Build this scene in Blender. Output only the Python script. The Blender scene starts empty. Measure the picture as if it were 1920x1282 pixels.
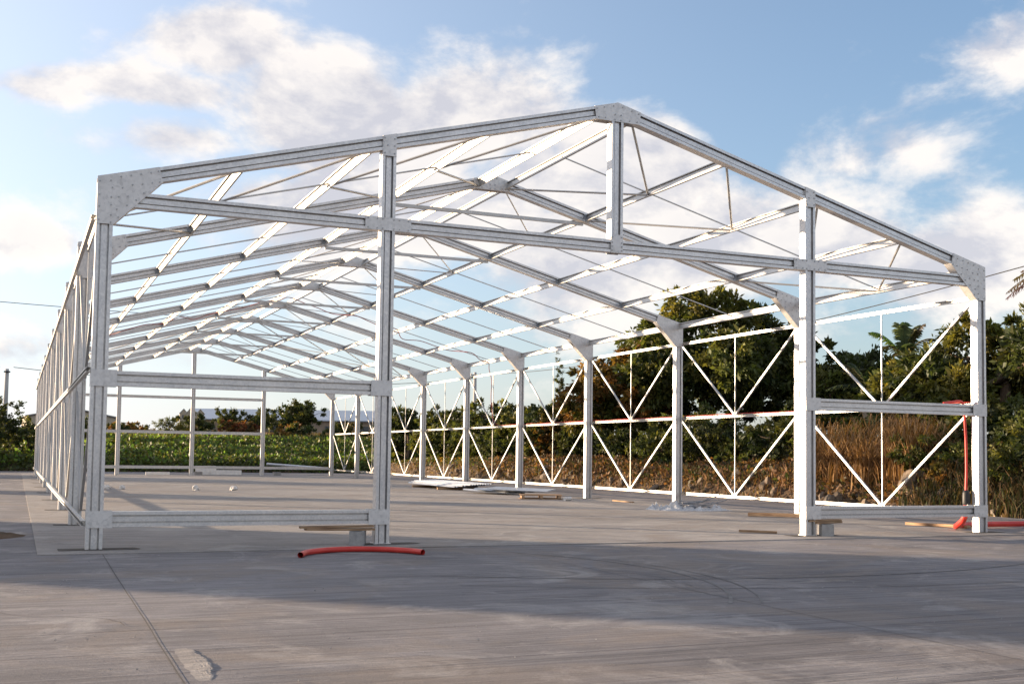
import bpy, bmesh, math, random
import numpy as np
from mathutils import Vector, Matrix
random.seed(7); rng = np.random.default_rng(7)
R = math.radians
scene = bpy.context.scene
col = scene.collection

# ------------------------------------------------------------------ camera
cam_d = bpy.data.cameras.new('camera'); cam = bpy.data.objects.new('camera', cam_d); col.objects.link(cam)
YAW, PIT, ROL = 0.4091, 0.0566, 0.0133
fw = Vector((math.sin(YAW)*math.cos(PIT), math.cos(YAW)*math.cos(PIT), math.sin(PIT)))
rt = Vector((math.cos(YAW), -math.sin(YAW), 0)); up = rt.cross(fw)
r2 = rt*math.cos(ROL) + up*math.sin(ROL); u2 = up*math.cos(ROL) - rt*math.sin(ROL)
m = Matrix((r2, u2, -fw)).transposed().to_4x4(); m.translation = Vector((-0.8155, -15.0639, 1.2453))
cam.matrix_world = m
cam_d.sensor_width = 36; cam_d.sensor_fit = 'HORIZONTAL'; cam_d.lens = 2135.2/1920*36
cam_d.shift_y = (732.5-641)/1920; cam_d.clip_end = 6000; cam_d.clip_start = 0.1
scene.camera = cam
scene.render.resolution_x = 1024; scene.render.resolution_y = 683

# ------------------------------------------------------------------ light
SUN_AZ = R(-48); SUN_EL = R(7.0)          # azimuth from +Y towards +X
to_sun = Vector((math.sin(SUN_AZ)*math.cos(SUN_EL), math.cos(SUN_AZ)*math.cos(SUN_EL), math.sin(SUN_EL)))
sd = bpy.data.lights.new('sun', 'SUN'); sd.energy = 5.0; sd.angle = R(0.6); sd.color = (1.0, 0.76, 0.52)
so = bpy.data.objects.new('sun', sd); col.objects.link(so)
so.rotation_euler = (-to_sun).to_track_quat('-Z', 'Y').to_euler()
scene.view_settings.view_transform = 'Standard'; scene.view_settings.look = 'None'
scene.view_settings.exposure = 1.52; scene.view_settings.gamma = 1.0
scene.view_settings.use_curve_mapping = False

# ------------------------------------------------------------------ sky with clouds
world = bpy.data.worlds.new('World'); scene.world = world; world.use_nodes = True
wt = world.node_tree; wt.nodes.clear()
def wn(t, **k):
    n = wt.nodes.new(t)
    for a, v in k.items(): setattr(n, a, v)
    return n
def wl(a, b): wt.links.new(a, b)
def wmath(op, a, b=None, c=None, clamp=False):
    n = wn('ShaderNodeMath', operation=op); n.use_clamp = clamp
    for i, v in enumerate((a, b, c)):
        if v is None: continue
        if isinstance(v, (int, float)): n.inputs[i].default_value = v
        else: wl(v, n.inputs[i])
    return n.outputs[0]
tc = wn('ShaderNodeTexCoord'); sep = wn('ShaderNodeSeparateXYZ'); wl(tc.outputs['Generated'], sep.inputs[0])
az = wmath('ARCTAN2', sep.outputs[0], sep.outputs[1]); el = wmath('ARCSINE', sep.outputs[2])
sky = wn('ShaderNodeTexSky', sky_type='NISHITA'); sky.sun_disc = False
sky.sun_elevation = SUN_EL; sky.sun_rotation = SUN_AZ; sky.air_density = 1.0; sky.dust_density = 0.3; sky.ozone_density = 3.0
# cloud banks: azimuth, elevation, half widths (degrees), weight
BANKS = [(8.5,19.5,3.2,1.6,.75),(14.5,16.3,5.5,3.4,1.0),(20.5,16.6,5.5,3.0,.95),(17.0,12.3,7.5,2.8,.9),(4.5,17.0,6.0,1.0,.75),(24.0,13.6,4.0,2.4,.8),
         (29.5,13.9,4.4,3.0,1.15),(33.0,10.8,4.5,2.6,.95),(26.5,10.5,6.0,2.8,.8),(38.5,10.4,6.0,2.2,.85),(45.5,9.6,5.0,2.3,.85),
         (41.0,15.2,3.6,2.2,.28),(47.5,19.0,2.6,2.0,.42),(39.8,18.3,2.2,2.6,.28),
         (1.5,16.6,4.0,.9,.6),(6.5,14.8,4.0,1.2,.7),(10.5,12.6,4.0,1.2,.6),(0.5,9.6,3.0,1.4,.7),(-.5,4.5,3.2,1.1,.5),
         (6.0,4.6,4.0,1.0,.45),(33.0,6.2,8.0,1.2,.35),(20.0,6.5,7.0,1.2,.35)]
cover = None
for a0, e0, aw, ew, wgt in BANKS:
    u = wmath('MULTIPLY', wmath('SUBTRACT', az, R(a0)), 1/R(aw)); v = wmath('MULTIPLY', wmath('SUBTRACT', el, R(e0)), 1/R(ew))
    r = wmath('ADD', wmath('MULTIPLY', u, u), wmath('MULTIPLY', v, v))
    g = wmath('MULTIPLY', wmath('EXPONENT', wmath('MULTIPLY', r, -1.0)), wgt)
    cover = g if cover is None else wmath('MAXIMUM', cover, g)
mp = wn('ShaderNodeMapping'); wl(tc.outputs['Generated'], mp.inputs[0]); mp.inputs['Scale'].default_value = (1, 1, 1.7)
def wnoise(scale, detail, off, rough=.58, dist=.0):
    v = wn('ShaderNodeVectorMath', operation='ADD'); wl(mp.outputs[0], v.inputs[0]); v.inputs[1].default_value = off
    n = wn('ShaderNodeTexNoise'); n.inputs['Scale'].default_value = scale; n.inputs['Detail'].default_value = detail
    n.inputs['Roughness'].default_value = rough; n.inputs['Distortion'].default_value = dist
    wl(v.outputs[0], n.inputs['Vector']); return n.outputs['Fac']
low = wnoise(2.4, 3, (3.1, .4, 1.7))
# the sky beyond the banks listed above carries the same sort of scattered cloud
far_side = wmath('MULTIPLY', wmath('SUBTRACT', wmath('ABSOLUTE', wmath('SUBTRACT', az, R(23))), R(27)), 4.0, clamp=True)
high = wmath('MULTIPLY', wmath('SUBTRACT', el, R(22)), 6.0, clamp=True)
gen = wmath('MULTIPLY', wmath('MULTIPLY', wmath('SUBTRACT', low, .42), 4.0, clamp=True), wmath('MAXIMUM', far_side, high))
cover = wmath('MAXIMUM', cover, gen)
fine = wnoise(6.4, 12, (.3, .1, .2), .60, .15)
shift = wnoise(6.4, 12, (.3+.022, .1-.020, .2-.034), .60, .15)
dens = wmath('ADD', wmath('MULTIPLY', cover, .74), wmath('MULTIPLY', wmath('SUBTRACT', fine, .5), 1.7))
mask = wn('ShaderNodeMapRange', interpolation_type='SMOOTHSTEP'); wl(dens, mask.inputs['Value'])
mask.inputs['From Min'].default_value = .09; mask.inputs['From Max'].default_value = .44
lit = wmath('MULTIPLY_ADD', wmath('SUBTRACT', fine, shift), 6.0, .66, clamp=True)
thick = wmath('MULTIPLY', wmath('SUBTRACT', dens, .25), 1.1, clamp=True)
lit = wmath('SUBTRACT', lit, wmath('MULTIPLY', thick, .55), clamp=True)
sunv = wn('ShaderNodeVectorMath', operation='DOT_PRODUCT'); wl(tc.outputs['Generated'], sunv.inputs[0]); sunv.inputs[1].default_value = to_sun
near = wmath('MULTIPLY_ADD', sunv.outputs['Value'], .5, .5, clamp=True)
ccol = wn('ShaderNodeMix', data_type='RGBA'); wl(lit, ccol.inputs['Factor'])
ccol.inputs['A'].default_value = (1.95, 1.92, 2.08, 1); ccol.inputs['B'].default_value = (3.25, 3.02, 2.80, 1)
cb = wn('ShaderNodeMix', data_type='RGBA', blend_type='MULTIPLY'); cb.inputs['Factor'].default_value = 1
wl(ccol.outputs['Result'], cb.inputs['A'])
nb = wn('ShaderNodeCombineXYZ'); gain = wmath('MULTIPLY_ADD', wmath('POWER', wmath('SUBTRACT', 1.0, near), 2.0), .20, 1.02)
for i in range(3): wl(gain, nb.inputs[i])
wl(nb.outputs[0], cb.inputs['B'])
hz = wn('ShaderNodeMix', data_type='RGBA'); wl(wmath('MULTIPLY', wmath('EXPONENT', wmath('MULTIPLY', wmath('ABSOLUTE', el), -1/R(8.0))), .80), hz.inputs['Factor'])
hc = wn('ShaderNodeVectorMath', operation='SCALE'); hc.inputs[0].default_value = (2.95, 2.95, 3.2); wl(wmath('MULTIPLY_ADD', wmath('POWER', near, 4.0), 1.08, .50), hc.inputs['Scale'])
sb = wn('ShaderNodeMix', data_type='RGBA'); wl(wmath('MULTIPLY_ADD', wmath('POWER', near, 3.0), .75, .08), sb.inputs['Factor']); wl(sky.outputs[0], sb.inputs['A']); wl(hc.outputs[0], sb.inputs['B'])
wl(sb.outputs['Result'], hz.inputs['A']); wl(hc.outputs[0], hz.inputs['B'])
fin = wn('ShaderNodeMix', data_type='RGBA'); wl(wmath('MULTIPLY', mask.outputs[0], .9), fin.inputs['Factor'])
wl(hz.outputs['Result'], fin.inputs['A']); wl(cb.outputs['Result'], fin.inputs['B'])
bg = wn('ShaderNodeBackground'); bg.inputs['Strength'].default_value = 0.118
wl(fin.outputs['Result'], bg.inputs['Color'])
wo = wn('ShaderNodeOutputWorld'); wl(bg.outputs[0], wo.inputs[0])

# ------------------------------------------------------------------ materials
MATS = {}
class Mat:
    def __init__(s, name, rough=.7, metal=0.0, spec=.5):
        s.m = bpy.data.materials.new(name); s.m.use_nodes = True; s.t = s.m.node_tree
        s.b = s.t.nodes['Principled BSDF']; s.out = s.t.nodes['Material Output']
        s.b.inputs['Roughness'].default_value = rough; s.b.inputs['Metallic'].default_value = metal
        s.b.inputs['Specular IOR Level'].default_value = spec
        MATS[name] = s.m
    def n(s, t, **k):
        n = s.t.nodes.new(t)
        for a, v in k.items(): setattr(n, a, v)
        return n
    def l(s, a, b): s.t.links.new(a, b)
    def coord(s, scale=(1,1,1), kind='Object', rot=(0,0,0)):
        c = s.n('ShaderNodeTexCoord'); mp = s.n('ShaderNodeMapping'); s.l(c.outputs[kind], mp.inputs[0])
        mp.inputs['Scale'].default_value = scale; mp.inputs['Rotation'].default_value = rot; return mp.outputs[0]
    def noise(s, vec, scale, detail=4, rough=.55, dist=0):
        n = s.n('ShaderNodeTexNoise'); s.l(vec, n.inputs['Vector']); n.inputs['Scale'].default_value = scale
        n.inputs['Detail'].default_value = detail; n.inputs['Roughness'].default_value = rough; n.inputs['Distortion'].default_value = dist
        return n.outputs['Fac']
    def ramp(s, fac, stops):
        r = s.n('ShaderNodeValToRGB'); s.l(fac, r.inputs[0]); e = r.color_ramp.elements
        while len(e) < len(stops): e.new(.5)
        for q, (p, c) in zip(e, stops):
            q.position = p; q.color = (c[0], c[1], c[2], 1) if not isinstance(c, (int, float)) else (c, c, c, 1)
        return r.outputs[0]
    def mix(s, f, a, b, blend='MIX'):
        n = s.n('ShaderNodeMix', data_type='RGBA', blend_type=blend)
        for v, k in ((f, 'Factor'), (a, 'A'), (b, 'B')):
            if isinstance(v, (int, float)): n.inputs[k].default_value = v
            elif isinstance(v, tuple): n.inputs[k].default_value = (*v, 1)
            else: s.l(v, n.inputs[k])
        return n.outputs['Result']
    def math(s, op, a, b=0.0, clamp=False):
        n = s.n('ShaderNodeMath', operation=op); n.use_clamp = clamp
        for i, v in enumerate((a, b)):
            if isinstance(v, (int, float)): n.inputs[i].default_value = v
            else: s.l(v, n.inputs[i])
        return n.outputs[0]
    def bump(s, h, strength=.3, dist=.02):
        b = s.n('ShaderNodeBump'); s.l(h, b.inputs['Height']); b.inputs['Strength'].default_value = strength
        b.inputs['Distance'].default_value = dist; s.l(b.outputs[0], s.b.inputs['Normal'])
    def color(s, c):
        if isinstance(c, tuple): s.b.inputs['Base Color'].default_value = (*c, 1)
        else: s.l(c, s.b.inputs['Base Color'])
        return s

def simple(name, c, rough=.7, metal=0, var=.15, scale=6, bump=.0):
    M = Mat(name, rough, metal); v = M.coord(); n = M.noise(v, scale, 5)
    M.color(M.ramp(n, [(.3, tuple(x*(1-var) for x in c)), (.7, tuple(min(1, x*(1+var)) for x in c))]))
    if bump: M.bump(M.noise(v, scale*4, 4), bump)
    return M

M = Mat('galvanised_steel', .36, .52)
v = M.coord(); vo = M.n('ShaderNodeTexVoronoi'); M.l(v, vo.inputs['Vector']); vo.inputs['Scale'].default_value = 38
big = M.noise(v, 1.7, 5); bw = M.n('ShaderNodeRGBToBW'); M.l(vo.outputs['Color'], bw.inputs[0])
f = M.math('ADD', M.math('MULTIPLY', bw.outputs[0], .35), M.math('MULTIPLY', big, .65))
M.color(M.ramp(f, [(.28, (.56, .55, .545)), (.72, (.76, .735, .715))]))
M.l(M.ramp(f, [(.2, .44), (.8, .30)]), M.b.inputs['Roughness'])
M = Mat('galvanised_plate', .48, .42)
v = M.coord(); f = M.noise(v, 5, 6, .65); vo = M.n('ShaderNodeTexVoronoi'); M.l(v, vo.inputs['Vector']); vo.inputs['Scale'].default_value = 26
bw = M.n('ShaderNodeRGBToBW'); M.l(vo.outputs['Color'], bw.inputs[0])
f = M.math('ADD', M.math('MULTIPLY', bw.outputs[0], .3), M.math('MULTIPLY', f, .7))
M.color(M.ramp(f, [(.3, (.55, .53, .51)), (.5, (.68, .655, .63)), (.75, (.78, .75, .72))]))
M = Mat('galvanised_dull', .46, .84); v = M.coord(); f = M.noise(v, 2.3, 6, .6)
M.color(M.ramp(f, [(.3, (.44, .435, .42)), (.7, (.60, .585, .56))]))
simple('bolt_zinc', (.42, .42, .42), .45, .7)
simple('dark_bracket', (.30, .31, .33), .5, .6)

def concrete(name, dark, lightc, broom=1.0):
    M = Mat(name, .86, 0, .3); v = M.coord(kind='Object')
    big = M.noise(v, .16, 6, .6, .6); med = M.noise(v, 1.1, 6, .65)
    stretch = M.coord((.35, 7.0, 1), rot=(0, 0, R(4))); st = M.noise(stretch, 1.3, 7, .7, .3)
    grain = M.noise(v, 60, 3, .7)
    f = M.math('ADD', M.math('MULTIPLY', big, .38), M.math('MULTIPLY', med, .22))
    f = M.math('ADD', f, M.math('MULTIPLY', st, .40))
    c = M.ramp(f, [(.40, dark), (.50, tuple((a+b)/2 for a, b in zip(dark, lightc))), (.60, lightc)])
    lines = M.noise(M.coord((.10, 11.0, 1), rot=(0, 0, R(4))), 2.2, 6, .62, .2)
    c = M.mix(M.ramp(lines, [(.36, .85*broom), (.50, 0.0)]), c, M.mix(1.0, c, (.66, .64, .64), 'MULTIPLY'))
    spots = M.noise(v, 2.7, 8, .75, 1.2)
    c = M.mix(M.ramp(spots, [(.56, 0.0), (.68, .6)]), c, (.19, .175, .165))
    stain = M.noise(v, .33, 5, .6, 1.6)
    c = M.mix(M.ramp(stain, [(.50, 0.0), (.62, .5)]), c, (.27, .225, .19))
    pale = M.noise(v, .9, 7, .7, 1.0)
    c = M.mix(M.ramp(pale, [(.53, 0.0), (.68, .38)]), c, (.56, .53, .50))
    c = M.mix(.35, c, M.ramp(grain, [(.25, .22), (.75, .62)]), 'OVERLAY')
    ridge = M.noise(M.coord((.22, 26.0, 1), rot=(0, 0, R(3))), 1.6, 5, .65, .15)
    c = M.mix(M.ramp(ridge, [(.34, .55*broom), (.50, 0.0)]), c, M.mix(1.0, c, (.72, .70, .70), 'MULTIPLY'))
    pit = M.noise(v, 22, 6, .8)
    c = M.mix(M.ramp(pit, [(.62, 0.0), (.72, .45)]), c, (.60, .58, .56))
    M.color(c)
    h = M.math('ADD', M.math('MULTIPLY', lines, 1.2*broom), M.math('MULTIPLY', grain, .30))
    h = M.math('ADD', h, M.math('MULTIPLY', ridge, .8*broom)); h = M.math('ADD', h, M.math('MULTIPLY', pit, .35))
    h = M.math('ADD', h, M.math('MULTIPLY', st, 1.0)); h = M.math('ADD', h, M.math('MULTIPLY', med, .9))
    M.bump(h, .7, .026)
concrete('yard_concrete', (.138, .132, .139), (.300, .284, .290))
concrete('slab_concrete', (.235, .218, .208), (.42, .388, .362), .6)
M = Mat('soil', .95, 0, .2); v = M.coord(); f = M.noise(v, 1.2, 8, .7)
M.color(M.ramp(f, [(.3, (.05, .036, .025)), (.55, (.11, .075, .048)), (.75, (.19, .13, .085))])); M.bump(M.noise(v, 9, 6, .7), .8, .08)
simple('pocket_soil', (.07, .06, .05), .95, 0, .4, 8, .5)
simple('joint_dark', (.075, .07, .066), .95)
simple('tyre_mark', (.165, .158, .156), .9, 0, .3, 3)
simple('rock', (.15, .115, .085), .9, 0, .35, 3, .5)
simple('pale_rock', (.20, .165, .13), .9, 0, .25, 3, .4)
simple('block_concrete', (.33, .32, .31), .92, 0, .2, 12, .5)
simple('white_plaster', (.72, .69, .65), .8, 0, .1)
M = Mat('plank_wood', .8, 0, .3); f = M.noise(M.coord((1.2, 14, 14)), 2.2, 6, .6, .4)
M.color(M.ramp(f, [(.3, (.22, .13, .075)), (.55, (.40, .26, .155)), (.75, (.52, .37, .24))])); M.bump(f, .3, .01)
M = Mat('red_plastic', .42, 0); f = M.noise(M.coord(), 5, 5); M.color(M.ramp(f, [(.3, (.52, .030, .022)), (.7, (.66, .055, .040))]))
simple('red_cable', (.30, .018, .016), .5, 0, .2)
simple('black_rubber', (.018, .018, .020), .55, 0, .3)
simple('wire_black', (.03, .03, .032), .6)
simple('plastic_film', (.52, .53, .55), .3, 0, .15, 4)
simple('sheet_metal', (.55, .58, .62), .35, .6, .1, 3)
simple('blue_roof', (.36, .42, .50), .45, .1, .08)
simple('beige_wall', (.44, .38, .29), .9, 0, .1, 1)
simple('brown_wall', (.30, .23, .17), .9, 0, .15, 1)
simple('white_paint', (.76, .74, .70), .6, 0, .05)
simple('window_glass', (.05, .06, .07), .1)
simple('grey_roof', (.30, .29, .28), .8, 0, .15, 1)
simple('pole_concrete', (.42, .40, .38), .9, 0, .15, 2)
simple('bark', (.16, .115, .08), .95, 0, .4, 6, .8)
simple('pale_bark', (.34, .27, .20), .95, 0, .3, 6, .6)

def leafmat(name, trans=.28, rough=.55):
    M = Mat(name, rough, 0, .35); a = M.n('ShaderNodeAttribute', attribute_name='tint')
    M.color(a.outputs['Color'])
    tr = M.n('ShaderNodeBsdfTranslucent'); M.l(M.mix(1.0, a.outputs['Color'], (1.5, 1.45, .8), 'MULTIPLY'), tr.inputs['Color'])
    mx = M.n('ShaderNodeMixShader'); mx.inputs[0].default_value = trans
    M.l(M.b.outputs[0], mx.inputs[1]); M.l(tr.outputs[0], mx.inputs[2]); M.l(mx.outputs[0], M.out.inputs[0])
leafmat('leaf', .36); leafmat('dry_blade', .22, .8)

# ------------------------------------------------------------------ helpers
def tag(o, label=None, cat=None, group=None, kind=None):
    if label: o['label'] = label
    if cat: o['category'] = cat
    if group: o['group'] = group
    if kind: o['kind'] = kind
    return o
def link(name, me, mat=None, parent=None, mw=None):
    o = bpy.data.objects.new(name, me); col.objects.link(o)
    if mat and not me.materials: me.materials.append(MATS[mat])
    if parent is not None: o.parent = parent
    if mw is not None: o.matrix_basis = mw
    return o
def empty(name, loc=(0,0,0), rz=0):
    o = bpy.data.objects.new(name, None); col.objects.link(o); o.location = loc; o.rotation_euler = (0,0,rz); o.empty_display_size = .3
    return o
def mesh(name, vs, fs, smooth=False):
    me = bpy.data.meshes.new(name); me.from_pydata([tuple(v) for v in vs], [], fs); me.update()
    if smooth: me.shade_smooth()
    return me
BOXF = [(0,3,2,1),(4,5,6,7),(0,1,5,4),(1,2,6,5),(2,3,7,6),(3,0,4,7)]
def boxes(bl):
    vs, fs = [], []
    for x0, x1, y0, y1, z0, z1 in bl:
        k = len(vs)
        vs += [(x0,y0,z0),(x1,y0,z0),(x1,y1,z0),(x0,y1,z0),(x0,y0,z1),(x1,y0,z1),(x1,y1,z1),(x0,y1,z1)]
        fs += [tuple(k+i for i in f) for f in BOXF]
    return vs, fs
def box_mesh(name, bl, bevel=0):
    vs, fs = boxes(bl); me = mesh(name, vs, fs)
    if bevel:
        bm = bmesh.new(); bm.from_mesh(me); bmesh.ops.bevel(bm, geom=bm.edges[:], offset=bevel, segments=1, affect='EDGES'); bm.to_mesh(me); bm.free()
    return me
def prism(name, poly, y0, y1, axis='Y'):
    """polygon in (x,z) extruded along y"""
    n = len(poly); vs = [(x, y0, z) for x, z in poly] + [(x, y1, z) for x, z in poly]
    a = sum(poly[i][0]*poly[(i+1)%n][1]-poly[(i+1)%n][0]*poly[i][1] for i in range(n))
    fs = [tuple(range(n)), tuple(range(2*n-1, n-1, -1))] + [(i, n+i, n+(i+1)%n, (i+1)%n) for i in range(n)]
    if a < 0: fs = [tuple(reversed(f)) for f in fs]
    return vs, fs
def merge(parts):
    V, F = [], []
    for vs, fs in parts:
        k = len(V); V += list(vs); F += [tuple(k+i for i in f) for f in fs]
    return V, F
def tube(pts, rad, seg=8, cap=True):
    pts = [Vector(p) for p in pts]; n = len(pts)
    rads = rad if isinstance(rad, (list, tuple)) else [rad]*n
    vs, fs = [], []
    prev = None
    for i, p in enumerate(pts):
        t = (pts[min(i+1, n-1)]-pts[max(i-1, 0)]).normalized()
        if prev is None:
            a = Vector((0,0,1)) if abs(t.z) < .9 else Vector((1,0,0)); s = t.cross(a).normalized()
        else:
            s = (prev - t*prev.dot(t)).normalized()
        prev = s; b = t.cross(s)
        for k in range(seg):
            q = 2*math.pi*k/seg; vs.append(p + (s*math.cos(q)+b*math.sin(q))*rads[i])
    for i in range(n-1):
        for k in range(seg):
            fs.append((i*seg+k, i*seg+(k+1)%seg, (i+1)*seg+(k+1)%seg, (i+1)*seg+k))
    if cap: fs += [tuple(range(seg-1, -1, -1)), tuple(range((n-1)*seg, n*seg))]
    return vs, fs
def catmull(pts, k=6):
    P = [Vector(p) for p in pts]; P = [P[0]*2-P[1]] + P + [P[-1]*2-P[-2]]; out = []
    for i in range(1, len(P)-2):
        for j in range(k):
            t = j/k; a, b, c, d = P[i-1], P[i], P[i+1], P[i+2]
            out.append(.5*((2*b)+(c-a)*t+(2*a-5*b+4*c-d)*t*t+(3*b-a-3*c+d)*t**3))
    out.append(P[-2]); return out
def vnoise(seed):
    r = np.random.default_rng(seed); k = r.normal(size=(14, 2))*np.linspace(.15, 1.6, 14)[:, None]; ph = r.uniform(0, 6.28, 14); am = 1/np.linspace(1, 4, 14)
    return lambda x, y: sum(am[i]*np.sin(k[i,0]*x+k[i,1]*y+ph[i]) for i in range(14))/4
def sm(t): t = np.clip(t, 0, 1); return t*t*(3-2*t)

# ------------------------------------------------------------------ setting: terrain, paving, slab
tn = vnoise(3)
def terrain(x, y):
    x = np.asarray(x, float); y = np.asarray(y, float); nz = tn(x, y)
    r = x-19.9+.25*tn(x*.2+5, y*1.3); b = y-54.6+.4*tn(x*1.1, y*.1)
    hr = .72*sm(r/.9) + .95*sm((r-1.2)/6) + .5*sm((r-8)/30)
    hb = .45*sm(b/2.5) + 1.35*sm(b/20) + .7*sm((b-12)/30) + 1.5*sm((b-28)/70)
    l = -(x+34); hl = .8*sm(l/12)
    h = np.maximum(np.maximum(hr, hb), hl)
    return h - .07 + nz*.16*sm(h/.4)
def th(x, y): return float(terrain(x, y))
def axis(lo, hi, dense):
    a = [lo]
    while a[-1] < hi:
        x = a[-1]; step = min([max(.35, abs(x-d)*.12) for d in dense]+[60]); a.append(x+step)
    return np.array(a)
gx = axis(-900, 1400, (19.9, 21, 23)); gy = axis(-400, 1900, (54.6, 58, 62, 5, 15, 25))
X, Y = np.meshgrid(gx, gy); Z = terrain(X, Y); nx, ny = len(gx), len(gy)
idx = np.arange(nx*ny).reshape(ny, nx)
fs = np.stack([idx[:-1,:-1], idx[:-1,1:], idx[1:,1:], idx[1:,:-1]], -1).reshape(-1, 4)
me = mesh('ground', np.stack([X, Y, Z], -1).reshape(-1, 3).tolist(), fs.tolist(), True)
tag(link('ground', me, 'soil'), kind='structure')
def sheet(name, x0, x1, y0, y1, z, mat, thick=.3, step=0):
    return link(name, box_mesh(name, [(x0, x1, y0, y1, z-thick, z)]), mat)
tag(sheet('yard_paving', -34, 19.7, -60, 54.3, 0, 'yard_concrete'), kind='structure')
W = 14.83; POSTX = 3.81; BAY = 5.0; NB = 9
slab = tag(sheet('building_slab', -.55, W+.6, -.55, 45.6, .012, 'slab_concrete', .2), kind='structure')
# saw-cut joints, tyre arcs and base pockets: thin pieces lying on the concrete
def strip(name, pts, w, z, mat, parent):
    pts = [Vector((p[0], p[1], 0)) for p in pts]; vs, fs = [], []
    for i, p in enumerate(pts):
        t = (pts[min(i+1, len(pts)-1)]-pts[max(i-1, 0)]).normalized(); s = Vector((-t.y, t.x, 0))*w*.5*random.uniform(.75, 1.25)
        vs += [p+s+Vector((0,0,z)), p-s+Vector((0,0,z))]
    fs = [(2*i, 2*i+1, 2*i+3, 2*i+2) for i in range(len(pts)-1)]
    return link(name, mesh(name, vs, fs), mat, parent)
yard = bpy.data.objects['yard_paving']
def wob(x0, y0, x1, y1, n=24, a=.004): return [(x0+(x1-x0)*i/n+random.uniform(-a, a), y0+(y1-y0)*i/n+random.uniform(-a, a)) for i in range(n+1)]
strip('saw_cut_joint', wob(.17, -.56, -.02, -14), .008, .004, 'joint_dark', yard)
strip('saw_cut_joint', wob(5.1, -.56, 5.0, -14), .008, .004, 'joint_dark', yard)
strip('saw_cut_joint', wob(-.5, 3.05, 15.3, 2.75, 40), .014, .016, 'joint_dark', slab)
strip('saw_cut_joint', wob(-.5, 12.5, 15.3, 12.4, 40), .016, .016, 'joint_dark', slab)
strip('saw_cut_joint', wob(-.5, 22.5, 15.3, 22.4, 40), .016, .016, 'joint_dark', slab)
for k, (cx, cy, rr, a0, a1) in enumerate([(1.3, -4.0, 4.5, -38, 32), (1.25, -4.1, 4.75, -35, 20), (7.6, 3.2, 8.4, 238, 292), (8.4, 4.4, 10.6, 240, 275)]):
    strip('tyre_trace', [(cx+rr*math.cos(R(a)), cy+rr*math.sin(R(a))) for a in np.linspace(a0, a1, 40)], .02 if k % 2 else .035, .004+.0005*k, 'tyre_mark', yard)
for x, y, w in [(.1,.05,.62)]+[(.1,5*k+.05,.55) for k in range(1, 9)]+[(W-.1,5*k+.05,.5) for k in range(0, 9)]+[(POSTX,.05,.6),(W-POSTX,.05,.6)]:
    a = [(x+w*(.85 if s > 0 else .62)*s, y+.15*t) for s, t in ((-1,-1),(-.1,-1.1),(1,-.9),(1.06,0),(.95,1),(0,1.05),(-1,.95))]
    link('base_pocket', mesh('base_pocket', [(p[0]+random.uniform(-.03,.03), p[1]+random.uniform(-.02,.02), .0165) for p in a], [tuple(range(7))]), 'pocket_soil', slab)
r = np.random.default_rng(44); n = 1100; gx_ = r.uniform(-4, 14, n); gy_ = -12+12*r.random(n)**.8
gv, gf = [], []
for i in range(n):
    q = r.uniform(.002, .007)*(1.7 if r.random() < .05 else 1); c_ = np.array((gx_[i], gy_[i], .004+q*.4)); k = len(gv)
    gv += [tuple(c_+q*np.array(d_)*r.uniform(.7, 1.3)) for d_ in ((1,0,0),(-1,0,0),(0,1,0),(0,-1,0),(0,0,.8),(0,0,-.8))]
    gf += [(k+a, k+b, k+4) for a, b in ((0,2),(2,1),(1,3),(3,0))] + [(k+b, k+a, k+5) for a, b in ((0,2),(2,1),(1,3),(3,0))]
tag(link('grit', mesh('grit', gv, gf), 'block_concrete', yard), kind='stuff')
for x0, y0, a0, n in [(4.95, -3.3, -70, 26), (3.0, -2.6, 10, 18), (6.2, -4.4, -30, 22), (-1.2, -5.2, -20, 20), (1.6, -9.6, 12, 18)]:
    p = [(x0, y0)]; a = R(a0)
    for i in range(n): a += random.uniform(-.45, .45); p.append((p[-1][0]+.09*math.cos(a), p[-1][1]+.09*math.sin(a)))
    strip('crack', p, .006, .0045, 'joint_dark', yard)
# spilled cement on the paving
def lump(name, rad, seed, sub=3, amp=.25):
    bm = bmesh.new(); bmesh.ops.create_icosphere(bm, subdivisions=sub, radius=1)
    r = np.random.default_rng(seed); K = r.normal(size=(10, 3))*2.2; ph = r.uniform(0, 6.28, 10)
    for v_ in bm.verts:
        c = np.array(v_.co); d = 1+amp*float(np.sin(K@c+ph).sum())/3.2
        v_.co = Vector((c[0]*d*rad[0], c[1]*d*rad[1], c[2]*d*rad[2]))
    me = bpy.data.meshes.new(name); bm.to_mesh(me); bm.free(); return me
def crust(name, sx, sy, h, seed, nx_=26, ny_=46):
    f1 = vnoise(seed); vs, fs = [], []
    for j in range(ny_+1):
        y = (j/ny_-.5)*2; wv = (.75+.5*f1(y*5, 1.3)+.35*f1(y*17, 4.0))*(1-.8*abs(y)**3)
        for i in range(nx_+1):
            x = (i/nx_-.5)*2; e = (1-abs(y)**4)*max(0, min(1, (x+1)/1.6))*(1 if i < nx_ else 0)
            vs.append((x*sx*(wv if x > 0 else .6+.4*wv)+.25*sx*f1(y*9, 0), y*sy, -.004+h*e*(.45+.55*abs(f1(x*13+y*4, y*21)*1.6))))
    for j in range(ny_):
        for i in range(nx_): q = j*(nx_+1)+i; fs.append((q, q+1, q+nx_+2, q+nx_+1))
    return mesh(name, vs, fs, True)
o = link('cement_crust', crust('cement_crust', .085, .55, .008, 7), 'slab_concrete', yard); o.location = (.20, -8.1, .004)

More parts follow.
